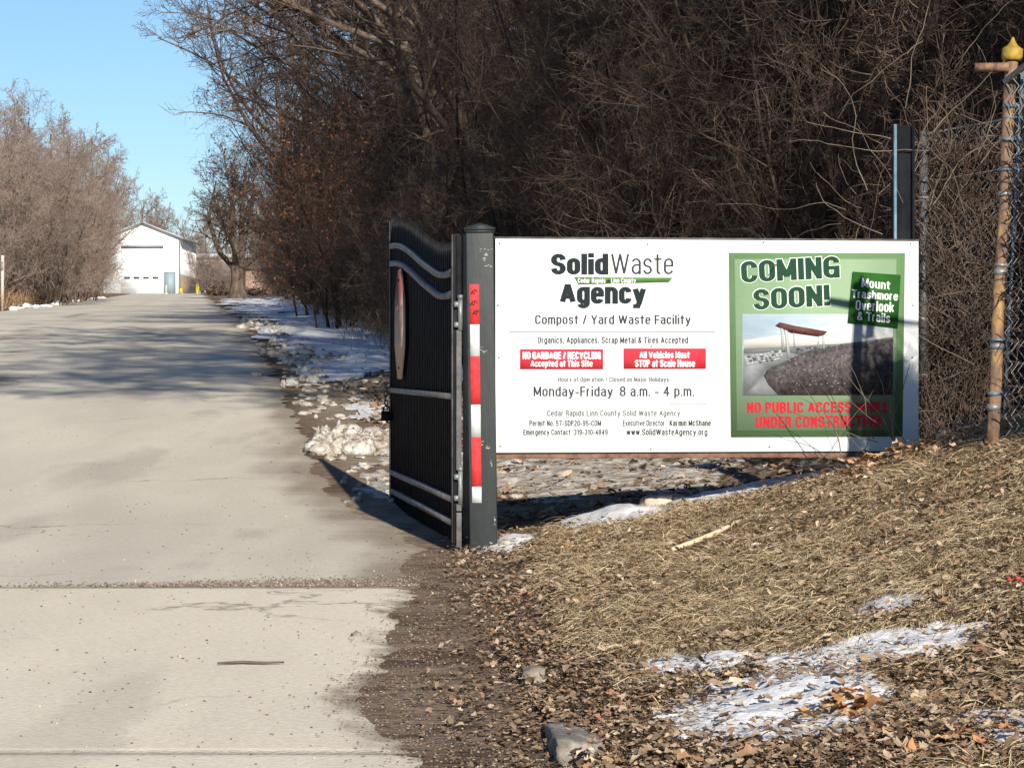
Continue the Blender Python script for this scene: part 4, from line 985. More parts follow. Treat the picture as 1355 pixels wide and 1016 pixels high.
shA = shrub_mesh(11, 6.2, 13, .34, M['twig_dark'], 'shrub', 1.0, .0025, .24, .7, 'bark_dark', .78)
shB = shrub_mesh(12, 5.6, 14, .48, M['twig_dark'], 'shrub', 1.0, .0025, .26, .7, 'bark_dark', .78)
shC = shrub_mesh(13, 4.4, 14, .6, M['twig'], 'shrub', 1.0, .0042, .26)
shL = shrub_mesh(14, 9.0, 13, .30, M['twig_pale'], 'shrub', 1.0, .010, .2, 1.1, 'bark', 1.3)
shM = shrub_mesh(15, 8.0, 13, .42, M['twig_pale'], 'shrub', 1.0, .010, .22, 1.3, 'bark', 1.3)
trA = tree_mesh(21, 11.5, M['twig'], 'tree', (-.40, .0), .17, .2, 15, (14, 46), 1.1, .0062, (-.012, 0, .03), (.5, .8))
trD = tree_mesh(27, 11, M['twig_dark'], 'tree', (-.05, .0), .2, .46, 15, (45, 85), 1.0, .009, (-.05, 0, .014), (.6, 1.0), 'bark_dark')
trB = tree_mesh(22, 12, M['twig'], 'tree', (.05, .05), .18, .25, 11, (25, 60), 1.0, .007)
trC = tree_mesh(23, 10, M['twig_dark'], 'tree', (-.1, .0), .2, .28, 12, (40, 80), 1.0, .0055, (-.02, 0, .02), (.55, .8))
trF = tree_mesh(24, 12, M['twig_pale'], 'tree', (0, 0), .2, .2, 11, (20, 50), .9, .016)
def vase_tree(seed):
    rng = np.random.default_rng(seed); n = 10
    a = np.arange(n) * 2 * np.pi / n + rng.normal(0, .25, n); tilt = np.where(np.arange(n) % 2 == 0, rng.uniform(.65, 1.1, n), rng.uniform(.1, .5, n))
    pos = np.stack([np.cos(a) * .16, np.sin(a) * .16, 1.5 + rng.uniform(0, .5, n)], 1)
    dr = np.stack([np.cos(a) * np.sin(tilt), np.sin(a) * np.sin(tilt), np.cos(tilt)], 1); ln = rng.uniform(5.2, 7.0, n); rd = rng.uniform(.12, .19, n)
    spec = [dict(seg=10, jit=.09, trop=(0, 0, .035), n=11, t=(.2, .98), ang=R_(25, 60), lr=(.3, .55), rr=.5, sides=7, wood=True, taper=.85),
            dict(seg=7, jit=.13, trop=(0, 0, .02), n=8, t=(.15, 1), ang=R_(25, 65), lr=(.3, .6), rr=.5, sides=5, wood=True),
            dict(seg=6, jit=.16, trop=(0, 0, .02), n=7, t=(.1, 1), ang=R_(25, 70), lr=(.35, .7), rr=.55, sides=4, taper=.6),
            dict(seg=4, jit=.2, n=0, sides=3, taper=.6)]
    W, Tw, tips = grow(rng, pos, dr, ln, rd, spec, .011)
    V, F = tubes_np(np.array([[[0, 0, -.4], [.01, 0, 0], [0, .01, .4], [.02, 0, 1.0], [0, 0, 1.6], [0, 0, 2.1]]], float), np.array([[.6, .5, .4, .37, .4, .25]]), 12); W.add(V, F)
    return W.mesh('lone_trunk', M['bark']), Tw.mesh('lone_crown', M['twig'])
trG = vase_tree(25)
rw = random.Random(9)
def edge(Y): return float(np.interp(Y, [18, 25, 32, 48, 80, 120, 170, 200], [3.4, 1.6, .7, -1.2, -4.4, -7.8, -12.4, -15]))

# thicket straight behind the sign board
G1 = 'thicket shrubs behind the sign'
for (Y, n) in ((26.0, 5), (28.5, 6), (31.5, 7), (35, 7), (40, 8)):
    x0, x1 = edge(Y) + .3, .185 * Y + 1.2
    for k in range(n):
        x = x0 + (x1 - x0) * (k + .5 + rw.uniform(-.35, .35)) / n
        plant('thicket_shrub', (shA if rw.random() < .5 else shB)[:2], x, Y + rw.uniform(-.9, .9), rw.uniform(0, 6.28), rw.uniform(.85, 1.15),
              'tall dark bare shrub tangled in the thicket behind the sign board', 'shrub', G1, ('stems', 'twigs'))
# hedge of brush along the right verge, running up the road
G2 = 'brush along the right side of the road'
for Y in np.concatenate([np.arange(43, 80, 3.2), np.arange(80, 170, 6.5)]):
    for k in range(2):
        x = edge(Y) + .5 + k * (1.8 + .02 * Y) + rw.uniform(-.4, .4)
        plant('brush_shrub', (shB if rw.random() < .55 else shC)[:2], x, Y + rw.uniform(-1.2, 1.2), rw.uniform(0, 6.28), rw.uniform(.75, 1.1) * (1 + Y / 400),
              'bare brown bush in the brush along the right verge', 'shrub', G2, ('stems', 'twigs'))
G7 = 'low rusty brush at the foot of the right verge'
for k in range(30):
    Y = 45 + 3.0 * k * (1 + k * .014); x = edge(Y) - .5 - .004 * Y + rw.uniform(-.4, .5)
    plant('low_brush', shC[:2], x, Y, rw.uniform(0, 6.28), rw.uniform(.38, .6) * (1 + Y / 300), 'low rounded brown brush at the foot of the right verge', 'shrub', G7, ('stems', 'twigs'))
# woods behind the thicket
G3 = 'bare trees standing in the woods behind the thicket'
for (x, Y, pr, s) in ((3.2, 44, trB, .8), (7.2, 47, trC, .9), (1.0, 52, trB, .95), (5.2, 56, trC, 1.0), (10, 58, trB, .9), (-.2, 62, trC, 1.1), (8.5, 66, trB, 1.1), (-2.6, 70, trB, 1.05), (3.8, 74, trC, 1.2),
                      (-4.6, 82, trC, 1.15), (12, 75, trB, 1.1), (0, 88, trB, 1.2), (-7, 96, trB, 1.1), (8, 92, trC, 1.3), (-5, 110, trC, 1.25), (2, 112, trB, 1.3), (15, 105, trB, 1.3), (-10, 126, trB, 1.1)):
    plant('woodland_tree', pr[:2], x, Y, rw.uniform(0, 6.28), s, 'bare brown tree inside the dense woods behind the sign', 'tree', G3)
# named trees leaning over the road
plant('leaning_tree', trA[:2], .5, 46, 0, 1.0, 'large bare tree leaning left over the road edge, nearest of the leaning trees', 'tree')
plant('leaning_tree', trA[:2], .1, 60, .35, 1.05, 'bare tree leaning over the road behind the nearest leaning tree', 'tree')
plant('leaning_tree', trA[:2], 1.4, 53, -.3, 1.05, 'high-crowned bare tree leaning out above the other leaning trees', 'tree')
plant('leaning_tree', trA[:2], -.4, 49.5, .8, .95, 'slender bare tree leaning out between the two nearest leaning trees', 'tree')
plant('leaning_tree', trA[:2], -.6, 72, .15, 1.1, 'far leaning bare tree, last of those reaching over the road', 'tree')
# tall trees just behind the sign: boughs hang in from above and shadow the road
plant('spreading_tree', trD[:2], 5.2, 22.0, .1, 1.2, 'dark spreading tree whose boughs hang in at the top right', 'tree')
plant('spreading_tree', trD[:2], 4.9, 11.4, -.1, 1.22, 'tall spreading tree outside the right edge, nearest the viewer, that shades the road', 'tree')
plant('spreading_tree', trD[:2], 5.3, 15.8, .35, 1.3, 'tall spreading tree outside the right edge, behind the nearest one', 'tree')
plant('spreading_tree', trD[:2], .9, 30.8, .2, 1.0, 'spreading tree rising out of the thicket behind the sign centre', 'tree')
plant('spreading_tree', trD[:2], 6.4, 18.0, -.4, 1.0, 'spreading tree outside the right edge that shades the fence', 'tree')
shD = shrub_mesh(16, 4.6, 18, .62, M['twig_dark'], 'crown', 1.1, .0055, .22, 1.7, 'bark_dark', .8)
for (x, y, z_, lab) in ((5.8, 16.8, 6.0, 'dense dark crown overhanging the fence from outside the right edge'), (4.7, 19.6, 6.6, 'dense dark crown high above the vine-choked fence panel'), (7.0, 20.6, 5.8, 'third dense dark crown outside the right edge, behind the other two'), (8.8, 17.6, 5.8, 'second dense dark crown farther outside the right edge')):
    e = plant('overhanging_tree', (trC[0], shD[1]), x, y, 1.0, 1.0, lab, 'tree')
    e.children[1].location.z = z_
# lone tree by the barn
plant('lone_tree', trG[:2], at(315, 388, 175).x, 175, .6, 1.2, 'lone bare tree with a stout trunk right of the barn', 'tree', z=at(315, 389.5, 175).z, sz=1.06)
# rust-leaved shrub beside the verge
def leafy(tips, n, size, seed):
    rng = np.random.default_rng(seed); p = tips[rng.integers(0, len(tips), n)] + rng.normal(0, .03, (n, 3))
    d1 = norm(rng.normal(0, 1, (n, 3))); d2 = norm(np.cross(d1, rng.normal(0, 1, (n, 3)))); nn = np.cross(d1, d2); s = rng.uniform(.6, 1.2, (n, 1)) * size
    V = np.stack([p, p + d1 * s * .5 + d2 * s * .3 + nn * s * .12, p + d1 * s, p + d1 * s * .5 - d2 * s * .3 + nn * s * .12], 1).reshape(-1, 3)
    i = np.arange(n)[:, None] * 4; return V, [np.concatenate([i + 0, i + 1, i + 2], 1), np.concatenate([i + 0, i + 2, i + 3], 1)]
lv, lf = leafy(shB[2], 3800, .08, 4); lm = np_mesh('rust_leaves', lv, lf, M['rust_leaf'])
for (x, Y, s, lab) in ((at(455, 400, 50).x, 50, .82, 'nearer shrub still holding rust-brown leaves beside the verge'), (at(425, 400, 64).x, 64, .95, 'farther shrub still holding rust-brown leaves beside the verge')):
    plant('rusty_shrub', (shB[0], shB[1], lm), x, Y, 1.1, s, lab, 'shrub', 'rust-leaved shrubs by the verge', ('stems', 'twigs', 'foliage'))
# left roadside trees
G4 = 'pale bare trees lining the left roadside'
for (px, Y, pr, s) in ((-25, 108, shL, .82), (20, 112, shM, .86), (62, 118, shL, .86), (12, 128, shL, .98), (98, 134, shM, .82), (44, 140, shL, 1.06), (86, 148, shL, .96), (110, 156, shM, .72), (20, 160, shL, 1.15),
                       (106, 168, shL, .84), (72, 175, shM, 1.2), (120, 184, shM, .68), (127, 205, shL, .62), (-15, 150, shM, 1.15)):
    x = at(px, 0, Y).x; plant('roadside_tree', pr[:2], x, Y, rw.uniform(0, 6.28), s * .9, 'pale brown bare tree in the row along the left roadside', 'tree', G4, ('stems', 'twigs'))
G6 = 'low brush under the left roadside trees'
for k in range(34):
    Y = 96 + k * 3.4; x = float(road_left(Y)) - rw.uniform(1.6, 5.5); plant('brush_shrub', shM[:2], x, Y, rw.uniform(0, 6.28), rw.uniform(.3, .5), 'low pale brush under the left roadside trees', 'shrub', G6, ('stems', 'twigs'))
G5 = 'far pale trees on the skyline behind the barn'
for (px, Y, s) in ((30, 260, 1.2), (75, 280, 1.2), (115, 300, 1.15), (150, 330, 1.05), (178, 345, 1.0), (204, 350, .75), (228, 345, .8), (250, 350, .82), (275, 352, .8), (300, 348, .85), (330, 345, 1.0), (360, 330, 1.1), (395, 300, 1.2), (135, 245, .85), (262, 370, .9), (190, 372, 1.0), (225, 378, .85)):
    x = at(px, 0, Y).x; plant('skyline_tree', trF[:2], x, Y, rw.uniform(0, 6.28), s, 'far pale bare tree on the skyline behind the barn', 'tree', G5)
for (px, Y, sc_) in ((270, 255, .52), (284, 248, .6), (297, 252, .5), (303, 240, .36), (366, 215, .5), (376, 205, .62), (388, 190, .7), (360, 235, .5)):
    plant('yard_shrub', shM[:2], at(px, 0, Y).x, Y, rw.uniform(0, 6.28), sc_, 'small bare shrub in the yard around the lone tree', 'shrub', 'bare shrubs in the yard by the barn', ('stems', 'twigs'))
for (px, Y, sc_) in ((8, 150, .8), (34, 165, .88), (70, 158, .76), (104, 190, .78)):
    plant('tall_tree', trF[:2], at(px, 0, Y).x, Y, rw.uniform(0, 6.28), sc_, 'taller bare tree rising through the left roadside row', 'tree', 'taller trees among the left roadside row')
# brush piles by the lone tree
def brush_heap(px, Y, w, h, n, seed, label):
    rng = np.random.default_rng(seed); c = at(px, 389, Y); G = Grow()
    p = np.stack([rng.normal(0, w * .4, n), rng.normal(0, w * .4, n), np.abs(rng.normal(0, h * .45, n))], 1); d_ = norm(rng.normal(0, 1, (n, 3)) * np.array([1, 1, .5]))
    pts = np.stack([p - d_ * w * .22, p + rng.normal(0, .04, (n, 3)), p + d_ * w * .22], 1); V, F = tubes_np(pts, np.full((n, 3), .03) * rng.uniform(.5, 1.6, (n, 1)), 4); G.add(V, F)
    o = link('brush_pile', G.mesh('brush_pile', M['twig_dark']), loc=c); tag(o, label, 'brush pile')
brush_heap(287, 200, .9, .55, 300, 3, 'dark pile of cut brush left of the lone tree')
brush_heap(336, 195, .9, .3, 220, 4, 'low dark pile of brush right of the lone tree')

# ------------------------------------------------------------------ vines on the fences
def vines(name, fn, n, seg, step, jit, r, seed, m, label, up=.05):
    rng = np.random.default_rng(seed); G = Grow()
    p, d_ = fn(rng, n); P = [p]
    for k in range(seg):
        d_ = norm(d_ + rng.normal(0, jit, d_.shape) + np.array([0, 0, up])); P.append(P[-1] + d_ * step * rng.uniform(.6, 1.4, (n, 1)))
    P = np.stack(P, 1); rad = r * rng.uniform(.5, 1.5, (n, 1)) * np.linspace(1, .45, seg + 1)[None]
    V, F = tubes_np(P, rad, 4); G.add(V, F); o = link(name, G.mesh(name, m)); tag(o, label, 'vines', None, 'stuff'); return o
def on_panel(rng, n):
    u = rng.uniform(0, 1, n); q = np.stack([2.52 + u * .56, 17.3 + u * .2 + rng.normal(0, .09, n), rng.uniform(.6, 2.45, n)], 1)
    return q, norm(np.stack([rng.normal(0, .35, n), rng.normal(0, .15, n), rng.normal(.5, .6, n)], 1))
vines('dry_vines', on_panel, 700, 9, .05, .3, .003, 3, M['twig_dark'], 'tangle of dry vines woven through the dark fence panel')  # darker twig material puts the panel's shade into the vine colour
def on_fence(rng, n):
    t = rng.uniform(.3, 1, n); q = np.stack([A.x + (B.x - A.x) * t, A.y + (B.y - A.y) * t, .55 + rng.uniform(0, 1, n) * (1.75 + .35 * t)], 1) + rng.normal(0, .035, (n, 3))
    return q, norm(rng.normal(0, 1, (n, 3)) + np.array([0, 0, .4]))
vines('added_fence_vines', on_fence, 11000, 4, .05, .35, .0055, 4, M['twig'], 'added dry vines packed on the out-of-view chain-link fence to shade the sign')  # vines added mostly out of view, dense enough to shadow the sign's right end
def sprays(rng, n):
    c = np.array([[2.45, 17.0, 1.9]]) + rng.normal(0, 1, (n, 3)) * np.array([.22, .25, .55]); return c, norm(rng.normal(0, 1, (n, 3)) * np.array([1, .5, .8]) + np.array([-.25, 0, .35]))
vines('vine_sprays', sprays, 55, 12, .07, .16, .0035, 6, M['vine'], 'long loose vine sprays arching above the sign corner', .0)
def low_sprays(rng, n):
    c = np.array([[2.2, 15.95, .62]]) + rng.normal(0, 1, (n, 3)) * np.array([.22, .12, .06]); return c, norm(rng.normal(0, 1, (n, 3)) * np.array([.5, .2, .4]) + np.array([0, 0, .9]))
vines('weed_stems', low_sprays, 14, 9, .06, .15, .0028, 7, M['vine'], 'thin dry weed stems rising before the right end of the sign', .0)

# ------------------------------------------------------------------ dry grass, fallen leaves, grit
def blades(name, X, Y, az, ln, wd, lift, cols, label, m, seed, seg=3):
    rng = np.random.default_rng(seed); n = len(X); Z = height(X, Y)
    p = np.stack([X, Y, Z], 1); P = [p]; el = lift.copy(); a = az.copy()
    for k in range(seg):
        st = ln / seg; d_ = np.stack([np.cos(a) * np.cos(el), np.sin(a) * np.cos(el), np.sin(el)], 1); q = P[-1] + d_ * st[:, None]
        gz = height(q[:, 0], q[:, 1]) + .004 + rng.uniform(0, .02, n); q[:, 2] = np.maximum(q[:, 2], gz); P.append(q)
        el = el - rng.uniform(.2, .7, n); a = a + rng.normal(0, .25, n)
    P = np.stack(P, 1); side = np.stack([-np.sin(az), np.cos(az), rng.uniform(-.5, .5, n)], 1); side = norm(side)
    w = wd[:, None] * np.linspace(1, .3, seg + 1)[None]
    V = np.stack([P - side[:, None] * w[..., None], P + side[:, None] * w[..., None]], 2)
    i = np.arange(n * (seg + 1) * 2).reshape(n, seg + 1, 2)
    F = np.stack([i[:, :-1, 0], i[:, :-1, 1], i[:, 1:, 1], i[:, 1:, 0]], -1).reshape(-1, 4)
    c = np.repeat(cols, (seg + 1) * 2, 0)
    o = link(name, np_mesh(name, V.reshape(-1, 3), [F], m, True, c)); tag(o, label, 'grass', None, 'stuff'); return o
def pick(rng, n, pal, w):
    pal = np.array(pal); k = rng.choice(len(pal), n, p=np.array(w) / sum(w)); return pal[k] * rng.uniform(.75, 1.25, (n, 1))
rg = np.random.default_rng(31)
def bank_pts(n, y0, y1, xmax, keep):
    Y = 1 / rg.uniform(1 / y1, 1 / y0, n); X = bank_x(Y) + rg.uniform(-.12, 1, n) * (np.minimum(xmax, .19 * Y + .25) - bank_x(Y))
    k = keep(X, Y); return X[k], Y[k]
def litter_share(X, Y): return litter(X, Y)  # leaf-litter share: thins the straw and adds leaves
def straw_keep(X, Y):
    pr = (1 - .60 * litter_share(X, Y)) * (.62 + .38 * sstep(.42, .58, fbm(X * .9 + 4, Y * .9, 23))) * (1 - .45 * sstep(1.0, 2.0, X) * sstep(11.5, 13.5, Y)) * (.35 + .9 * sstep(.35, .6, fbm(X * 1.7, Y * 1.7, 21))) * (1 - .95 * (near_mask(X, Y) > -.1))
    pr = pr * (1 - .97 * ((np.abs(X + .24) < .34) & (Y > 14.7))) * sstep(.0, .22, X - bank_x(Y))
    return rg.uniform(0, 1, len(X)) < pr
X, Y = bank_pts(300000, 6.0, 16.8, 4.2, straw_keep); n = len(X)
az = math.radians(235) + rg.normal(0, .9, n) + 2.2 * (fbm(X * 1.5, Y * 1.5, 91) - .5)
blades('dry_grass', X, Y, az, rg.uniform(.05, .20, n), rg.uniform(.0011, .0026, n), rg.uniform(-.1, .75, n) * (.4 + .6 * (fbm(X * 2.4, Y * 2.4, 95) > .52)),
       pick(rg, n, [(.57, .46, .285), (.70, .585, .385), (.43, .33, .20), (.20, .14, .08), (.66, .56, .38)], [4, 3, 4, 4, 1.5]), 'matted straw-coloured grass covering the bank', M['straw'], 41)
# rank grass at the foot of the woods and along the left verge
Y = rg.uniform(36, 62, 9000); X = edge(Y[0]) * 0 + np.interp(Y, [25, 32, 48, 120], [1.2, .2, -1.6, -10.2]) + rg.normal(0, .45, 9000)
blades('rank_grass', X, Y, rg.uniform(0, 6.28, 9000), rg.uniform(.25, .8, 9000), rg.uniform(.004, .008, 9000), rg.uniform(.7, 1.5, 9000),
       pick(rg, 9000, [(.24, .16, .09), (.32, .23, .14), (.17, .10, .06)], [3, 2, 2]), 'rank dry grass at the foot of the brush on the verge', M['straw'], 42)
Y = rg.uniform(80, 200, 16000); X = road_left(Y) - np.abs(rg.normal(.6, 1.3, 16000)) - .5
blades('rank_grass', X, Y, rg.uniform(0, 6.28, 16000), rg.uniform(.3, 1.0, 16000), rg.uniform(.01, .02, 16000), rg.uniform(.7, 1.5, 16000),
       pick(rg, 16000, [(.30, .20, .12), (.38, .26, .16), (.22, .13, .08)], [3, 2, 2]), 'rank dry grass at the foot of the trees along the left road edge', M['straw'], 43)

LEAF = np.array([(0, -.5), (.13, -.34), (.30, -.30), (.2, -.12), (.42, .02), (.24, .12), (.30, .32), (.12, .3), (0, .55), (-.12, .3), (-.30, .32), (-.24, .12), (-.42, .02), (-.2, -.12), (-.30, -.30), (-.13, -.34)])
def leaves(name, X, Y, size, cols, label, seed, lift=.007, tilt=.24):
    rng = np.random.default_rng(seed); n = len(X); Z = height(X, Y) + lift * rng.uniform(.3, 1.6, n) ** 1.5
    a = rng.uniform(0, 6.28, n); tx = rng.normal(0, tilt, n); ty = rng.normal(0, tilt, n); cu = rng.uniform(.05, 1.2, n); asp = rng.uniform(.55, 1.1, n)
    ang = np.linspace(-np.pi / 2, 1.5 * np.pi, 17)[:-1]; oval = np.stack([.34 * np.cos(ang), .52 * np.sin(ang)], 1)
    mixk = rng.choice([1.0, .75, .3, 0.0], n, p=[.25, .2, .25, .3])[:, None, None]
    sh = mixk * LEAF[None] + (1 - mixk) * oval[None] + rng.normal(0, .05, (n, 16, 2)); base = np.concatenate([sh, np.zeros((n, 1, 2))], 1); k = 17
    u = base[..., 0] * asp[:, None]; v = base[..., 1]
    w = cu[:, None] * (1.4 * u ** 2) + rng.normal(0, .25, n)[:, None] * v ** 2 + rng.normal(0, .04, u.shape)
    x = (u * np.cos(a)[:, None] - v * np.sin(a)[:, None]); y = (u * np.sin(a)[:, None] + v * np.cos(a)[:, None])
    z = w + x * np.tan(np.clip(tx, -1, 1))[:, None] + y * np.tan(np.clip(ty, -1, 1))[:, None]
    z = z - z.min(1, keepdims=True) * .8
    s = size[:, None]; V = np.stack([X[:, None] + x * s, Y[:, None] + y * s, Z[:, None] + z * s], -1)
    V[..., 2] = np.maximum(V[..., 2], height(V[..., 0], V[..., 1]) + .003)
    i = np.arange(n)[:, None] * k; m_ = k - 1
    F = np.concatenate([np.stack([i[:, 0] + m_, i[:, 0] + q, i[:, 0] + (q + 1) % m_], 1) for q in range(m_)])
    o = link(name, np_mesh(name, V.reshape(-1, 3), [F], M['leaf'], False, np.repeat(cols, k, 0))); tag(o, label, 'leaves', None, 'stuff'); return o
PAL = [(.26, .185, .122), (.35, .265, .18), (.19, .135, .088), (.48, .385, .28), (.28, .155, .09), (.13, .09, .063)]
def leaf_keep(X, Y):
    pr = .20 + .42 * litter_share(X, Y) + .35 * sstep(.9, 1.9, X) * sstep(11.5, 13.5, Y) + .35 * (fbm(X * 2, Y * 2, 77) > .55)
    return rg.uniform(0, 1, len(X)) < pr * np.where(near_mask(X, Y) > .05, .12, 1)
X, Y = bank_pts(95000, 5.8, 16.6, 4.2, leaf_keep); n = len(X)
leaves('fallen_leaves', X, Y, rg.uniform(.012, .039, n), pick(rg, n, PAL, [4, 3, 3, 1.6, 1.2, 2]), 'brown fallen leaves strewn over the grassy bank', 51, .022)
X, Y = bank_pts(1700, 5.8, 15.5, 4.2, lambda X, Y: rg.uniform(0, 1, len(X)) < (.25 + .75 * litter_share(X, Y)) * np.where(near_mask(X, Y) > .05, .3, 1)); n = len(X)
leaves('larger_leaves', X, Y, rg.uniform(.032, .058, n), pick(rg, n, [(.48, .38, .27), (.38, .29, .195), (.30, .19, .115), (.56, .47, .36)], [3, 3, 2, 1]), 'larger curled tan leaves lying over the litter of the bank', 57, .022)
# gutter between concrete and bank
Y = 1 / rg.uniform(1 / 17.0, 1 / 6.5, 16000); e0 = conc_right(Y); X = e0 + (bank_x(Y) + .16 - e0) * rg.uniform(0, 1, 16000) ** .36 + rg.normal(0, .03, 16000)
leaves('gutter_leaves', X, Y, rg.uniform(.007, .034, 16000), pick(rg, 16000, PAL, [3, 1.6, 4, .8, .6, 5]), 'small brown leaves drifted in the muddy gutter beside the bank', 52, .006)
Y = rg.uniform(17, 44, 9000); X = bank_x(Y) + rg.uniform(-.35, 3.4, 9000) - .02 * (Y - 17) * rg.uniform(0, 1, 9000)
leaves('verge_leaves', X, Y, rg.uniform(.03, .09, 9000), pick(rg, 9000, PAL, [4, 3, 3, 1, 1, 2]), 'brown leaves on the ground behind the gate and sign', 53)
# orange leaf clump melting out of the snow
Xc = .93 + rg.normal(0, .05, 46); Yc = 7.75 + rg.normal(0, .09, 46)
leaves('leaf_clump', Xc, Yc, rg.uniform(.04, .075, 46), pick(rg, 46, [(.42, .22, .09), (.50, .30, .13), (.30, .15, .07)], [3, 2, 1]), 'clump of orange-brown oak leaves lying in the snow patch', 54, .03)
Xc = 1.02 + rg.normal(0, .12, 90); Yc = 6.6 + rg.normal(0, .2, 90)
leaves('leaf_clump', Xc, Yc, rg.uniform(.04, .07, 90), pick(rg, 90, [(.42, .20, .10), (.50, .33, .2), (.30, .15, .09)], [3, 2, 1]), 'loose heap of reddish leaves at the bottom right corner', 55, .02)
Xc = 2.15 + rg.normal(0, .22, 150); Yc = 15.2 + rg.normal(0, .35, 150)
leaves('leaf_clump', Xc, Yc, rg.uniform(.045, .08, 150), pick(rg, 150, [(.42, .22, .12), (.55, .38, .25), (.30, .16, .09)], [3, 2, 1]), 'heap of orange leaves on the bank crest below the sign corner', 56, .04)

def grit(name, X, Y, size, cols, label, seed, zoff=.006):
    rng = np.random.default_rng(seed); n = len(X); Z = road_z(Y) + zoff
    base = np.array([(1, 0, 0), (-1, 0, 0), (0, 1, 0), (0, -1, 0), (0, 0, 1), (0, 0, -1)], float); f = np.array([(0, 2, 4), (2, 1, 4), (1, 3, 4), (3, 0, 4), (2, 0, 5), (1, 2, 5), (3, 1, 5), (0, 3, 5)])
    s = size[:, None, None] * rng.uniform(.5, 1.4, (n, 6, 1)); a = rng.uniform(0, 6.28, n); c, sn = np.cos(a), np.sin(a)
    v = base[None] * s * np.array([1.2, 1, .55]); x = v[..., 0] * c[:, None] - v[..., 1] * sn[:, None]; y = v[..., 0] * sn[:, None] + v[..., 1] * c[:, None]
    V = np.stack([X[:, None] + x, Y[:, None] + y, Z[:, None] + v[..., 2]], -1).reshape(-1, 3)
    F = (f[None] + np.arange(n)[:, None, None] * 6).reshape(-1, 3)
    o = link(name, np_mesh(name, V, [F], M['gravel'], False, np.repeat(cols, 6, 0))); tag(o, label, 'gravel', None, 'stuff'); return o
Y = 1 / rg.uniform(1 / 28, 1 / 6.8, 1100); X = conc_right(Y) - np.abs(rg.normal(0, 2.2, 1100)); 
grit('road_grit', X, Y, rg.uniform(.0012, .005, 1100) * (1 + .03 * Y), pick(rg, 1100, [(.16, .12, .09), (.55, .5, .42), (.3, .25, .2), (.09, .07, .055)], [4, 2, 3, 3]), 'fine grit and chaff scattered on the road', 61)
X = -.45 - np.abs(rg.normal(0, .9, 3000)); Y = 13.46 + np.abs(rg.normal(0, .12, 3000)) * (1 + 1.5 * sstep(-2, -.6, X))
Yg = 1 / rg.uniform(1 / 16, 1 / 6.6, 3500); Xg = conc_right(Yg) + rg.normal(.08, .12, 3500)
grit('mud_grit', Xg, Yg, rg.uniform(.0015, .006, 3500), pick(rg, 3500, [(.2, .15, .11), (.32, .26, .2), (.13, .095, .07)], [4, 2, 3]), 'dirt crumbs along the muddy edge of the concrete', 63, .010)
grit('joint_gravel', X, Y, rg.uniform(.0025, .007, 3000), pick(rg, 3000, [(.18, .14, .105), (.5, .45, .38), (.3, .25, .2), (.13, .10, .075)], [4, .8, 3, 2]), 'gravel gathered along the slab joint of the road', 62)

# stones, kerb blocks, sticks
def stone(name, px, py, w, dpt, h, m, seed, label, cat, rz=0.0, Y=None, rough=.35, group=None):
    if Y is None:                     # walk along the ray until it meets the ground
        for Y in np.arange(5.5, 30, .01):
            p = at(px, py, Y)
            if p.z <= float(height(p.x, Y)): break
    p = at(px, py, Y)
    bm = bmesh.new(); bmesh.ops.create_cube(bm, size=2.0); bmesh.ops.subdivide_edges(bm, edges=bm.edges[:], cuts=9, use_grid_fill=True)
    rng = random.Random(seed)
    co = np.array([v.co[:] for v in bm.verts]); l = np.linalg.norm(co, axis=1, keepdims=True); sph = co / l
    co = co * (1 - rough) + sph * 1.2 * rough
    co = co * ((0.66 if rough > .3 else .80) + (.62 if rough > .3 else .36) * fbm(co[:, 0] * 1.9 + seed, co[:, 1] * 1.9 + co[:, 2] * 2.4, seed, 5))[:, None] * np.array([w / 2, dpt / 2, h]) 
    for v, c in zip(bm.verts, co): v.co = c
    me = bpy.data.meshes.new(name); bm.to_mesh(me); bm.free(); me.materials.append(m); me.polygons.foreach_set('use_smooth', np.ones(len(me.polygons), bool))
    o = link(name, me, loc=(p.x, p.y, float(height(p.x, p.y)) - .25 * h)); o.rotation_euler = (rng.uniform(-.12, .02), rng.uniform(-.16, .16), rz); tag(o, label, cat, group); return o
stone('kerb_block', 704, 900, .075, .30, .058, M['stone'], 3, 'shorter broken kerb block half buried in leaves, farther up the gutter', 'kerb', .03, None, .22, 'old kerb blocks')
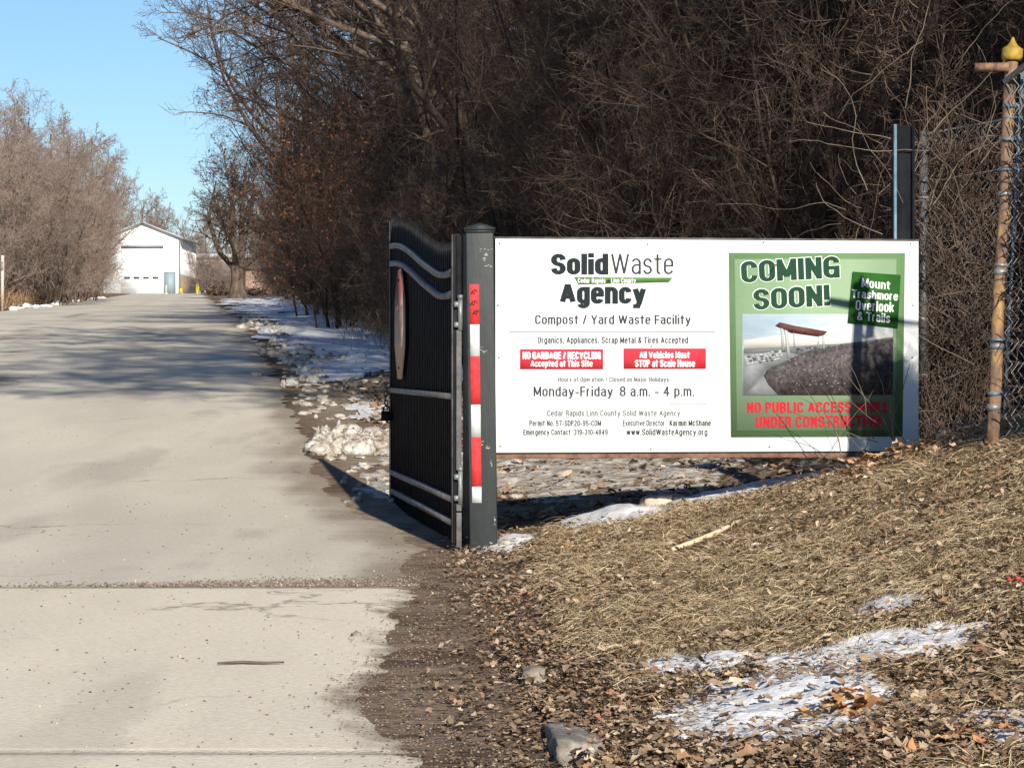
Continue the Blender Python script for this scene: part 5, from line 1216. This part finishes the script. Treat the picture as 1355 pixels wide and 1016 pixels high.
stone('kerb_block', 755, 992, .125, .62, .07, M['stone'], 5, 'larger grey kerb block at the bottom of the bank, nearest the viewer', 'kerb', .05, None, .18, 'old kerb blocks')
stone('rock', 869, 668, .19, .16, .075, M['rock'], 7, 'pale tan rock on the bank crest under the sign', 'rock', .2, None, .6)
stone('rock', 893, 662, .09, .1, .05, M['rock'], 8, 'small rock just right of the pale tan rock', 'rock', .2, None, .6)
stone('rock', 677, 722, .17, .14, .05, M['rock'], 9, 'flat rock at the foot of the gate post', 'rock', .5, None, .5)
stone('rock', 471, 829, .035, .04, .025, M['stone'], 10, 'small grey stone lying on the near concrete slab', 'stone', .5, 11.0, .6)
def ray_ground(px, py, off=.02):
    for Y in np.arange(5.5, 40, .01):
        p = at(px, py, Y)
        if p.z <= float(height(p.x, Y)) + off: return p
b = MB(); pts = [ray_ground(*q, .035) for q in ((889, 727), (915, 718), (945, 706), (978, 689))]
b.tube(pts, [.011, .013, .013, .008], 7); tag(b.build('stick', M['stick'], None, True), 'long pale peeled stick lying on the grassy bank', 'stick')
b = MB(); pts = [at(x, y, EYE * FPX / (y - HY)) + Vector((0, 0, .012)) for x, y in ((288, 881.5), (320, 880), (350, 881), (376, 880))]
b.tube(pts, [.004, .006, .005, .003], 6); tag(b.build('stick', M['bark'], None, True), 'thin dark stick lying across the near concrete slab', 'stick')
b = MB(); rr = random.Random(4)
for (x, y) in ((1335, 770), (1345, 768), (1352, 772)):
    p = ray_ground(x, y, .03); q = .011
    b.add([p + Vector((-q, 0, 0)), p + Vector((q * .8, -.02, .006)), p + Vector((q, .02, .012)), p + Vector((-q * .3, .025, .01)), p + Vector((0, 0, .022))], [(0, 1, 4), (1, 2, 4), (2, 3, 4), (3, 0, 4), (3, 2, 1, 0)])
tag(b.build('plastic_scrap', M['red_plastic']), 'bright red plastic scrap lying in the grass at the right edge', 'litter')
for o in S.objects:
    if o.type == 'MESH' and o.parent is None and 'kind' not in o and 'category' not in o: print('UNTAGGED', o.name)
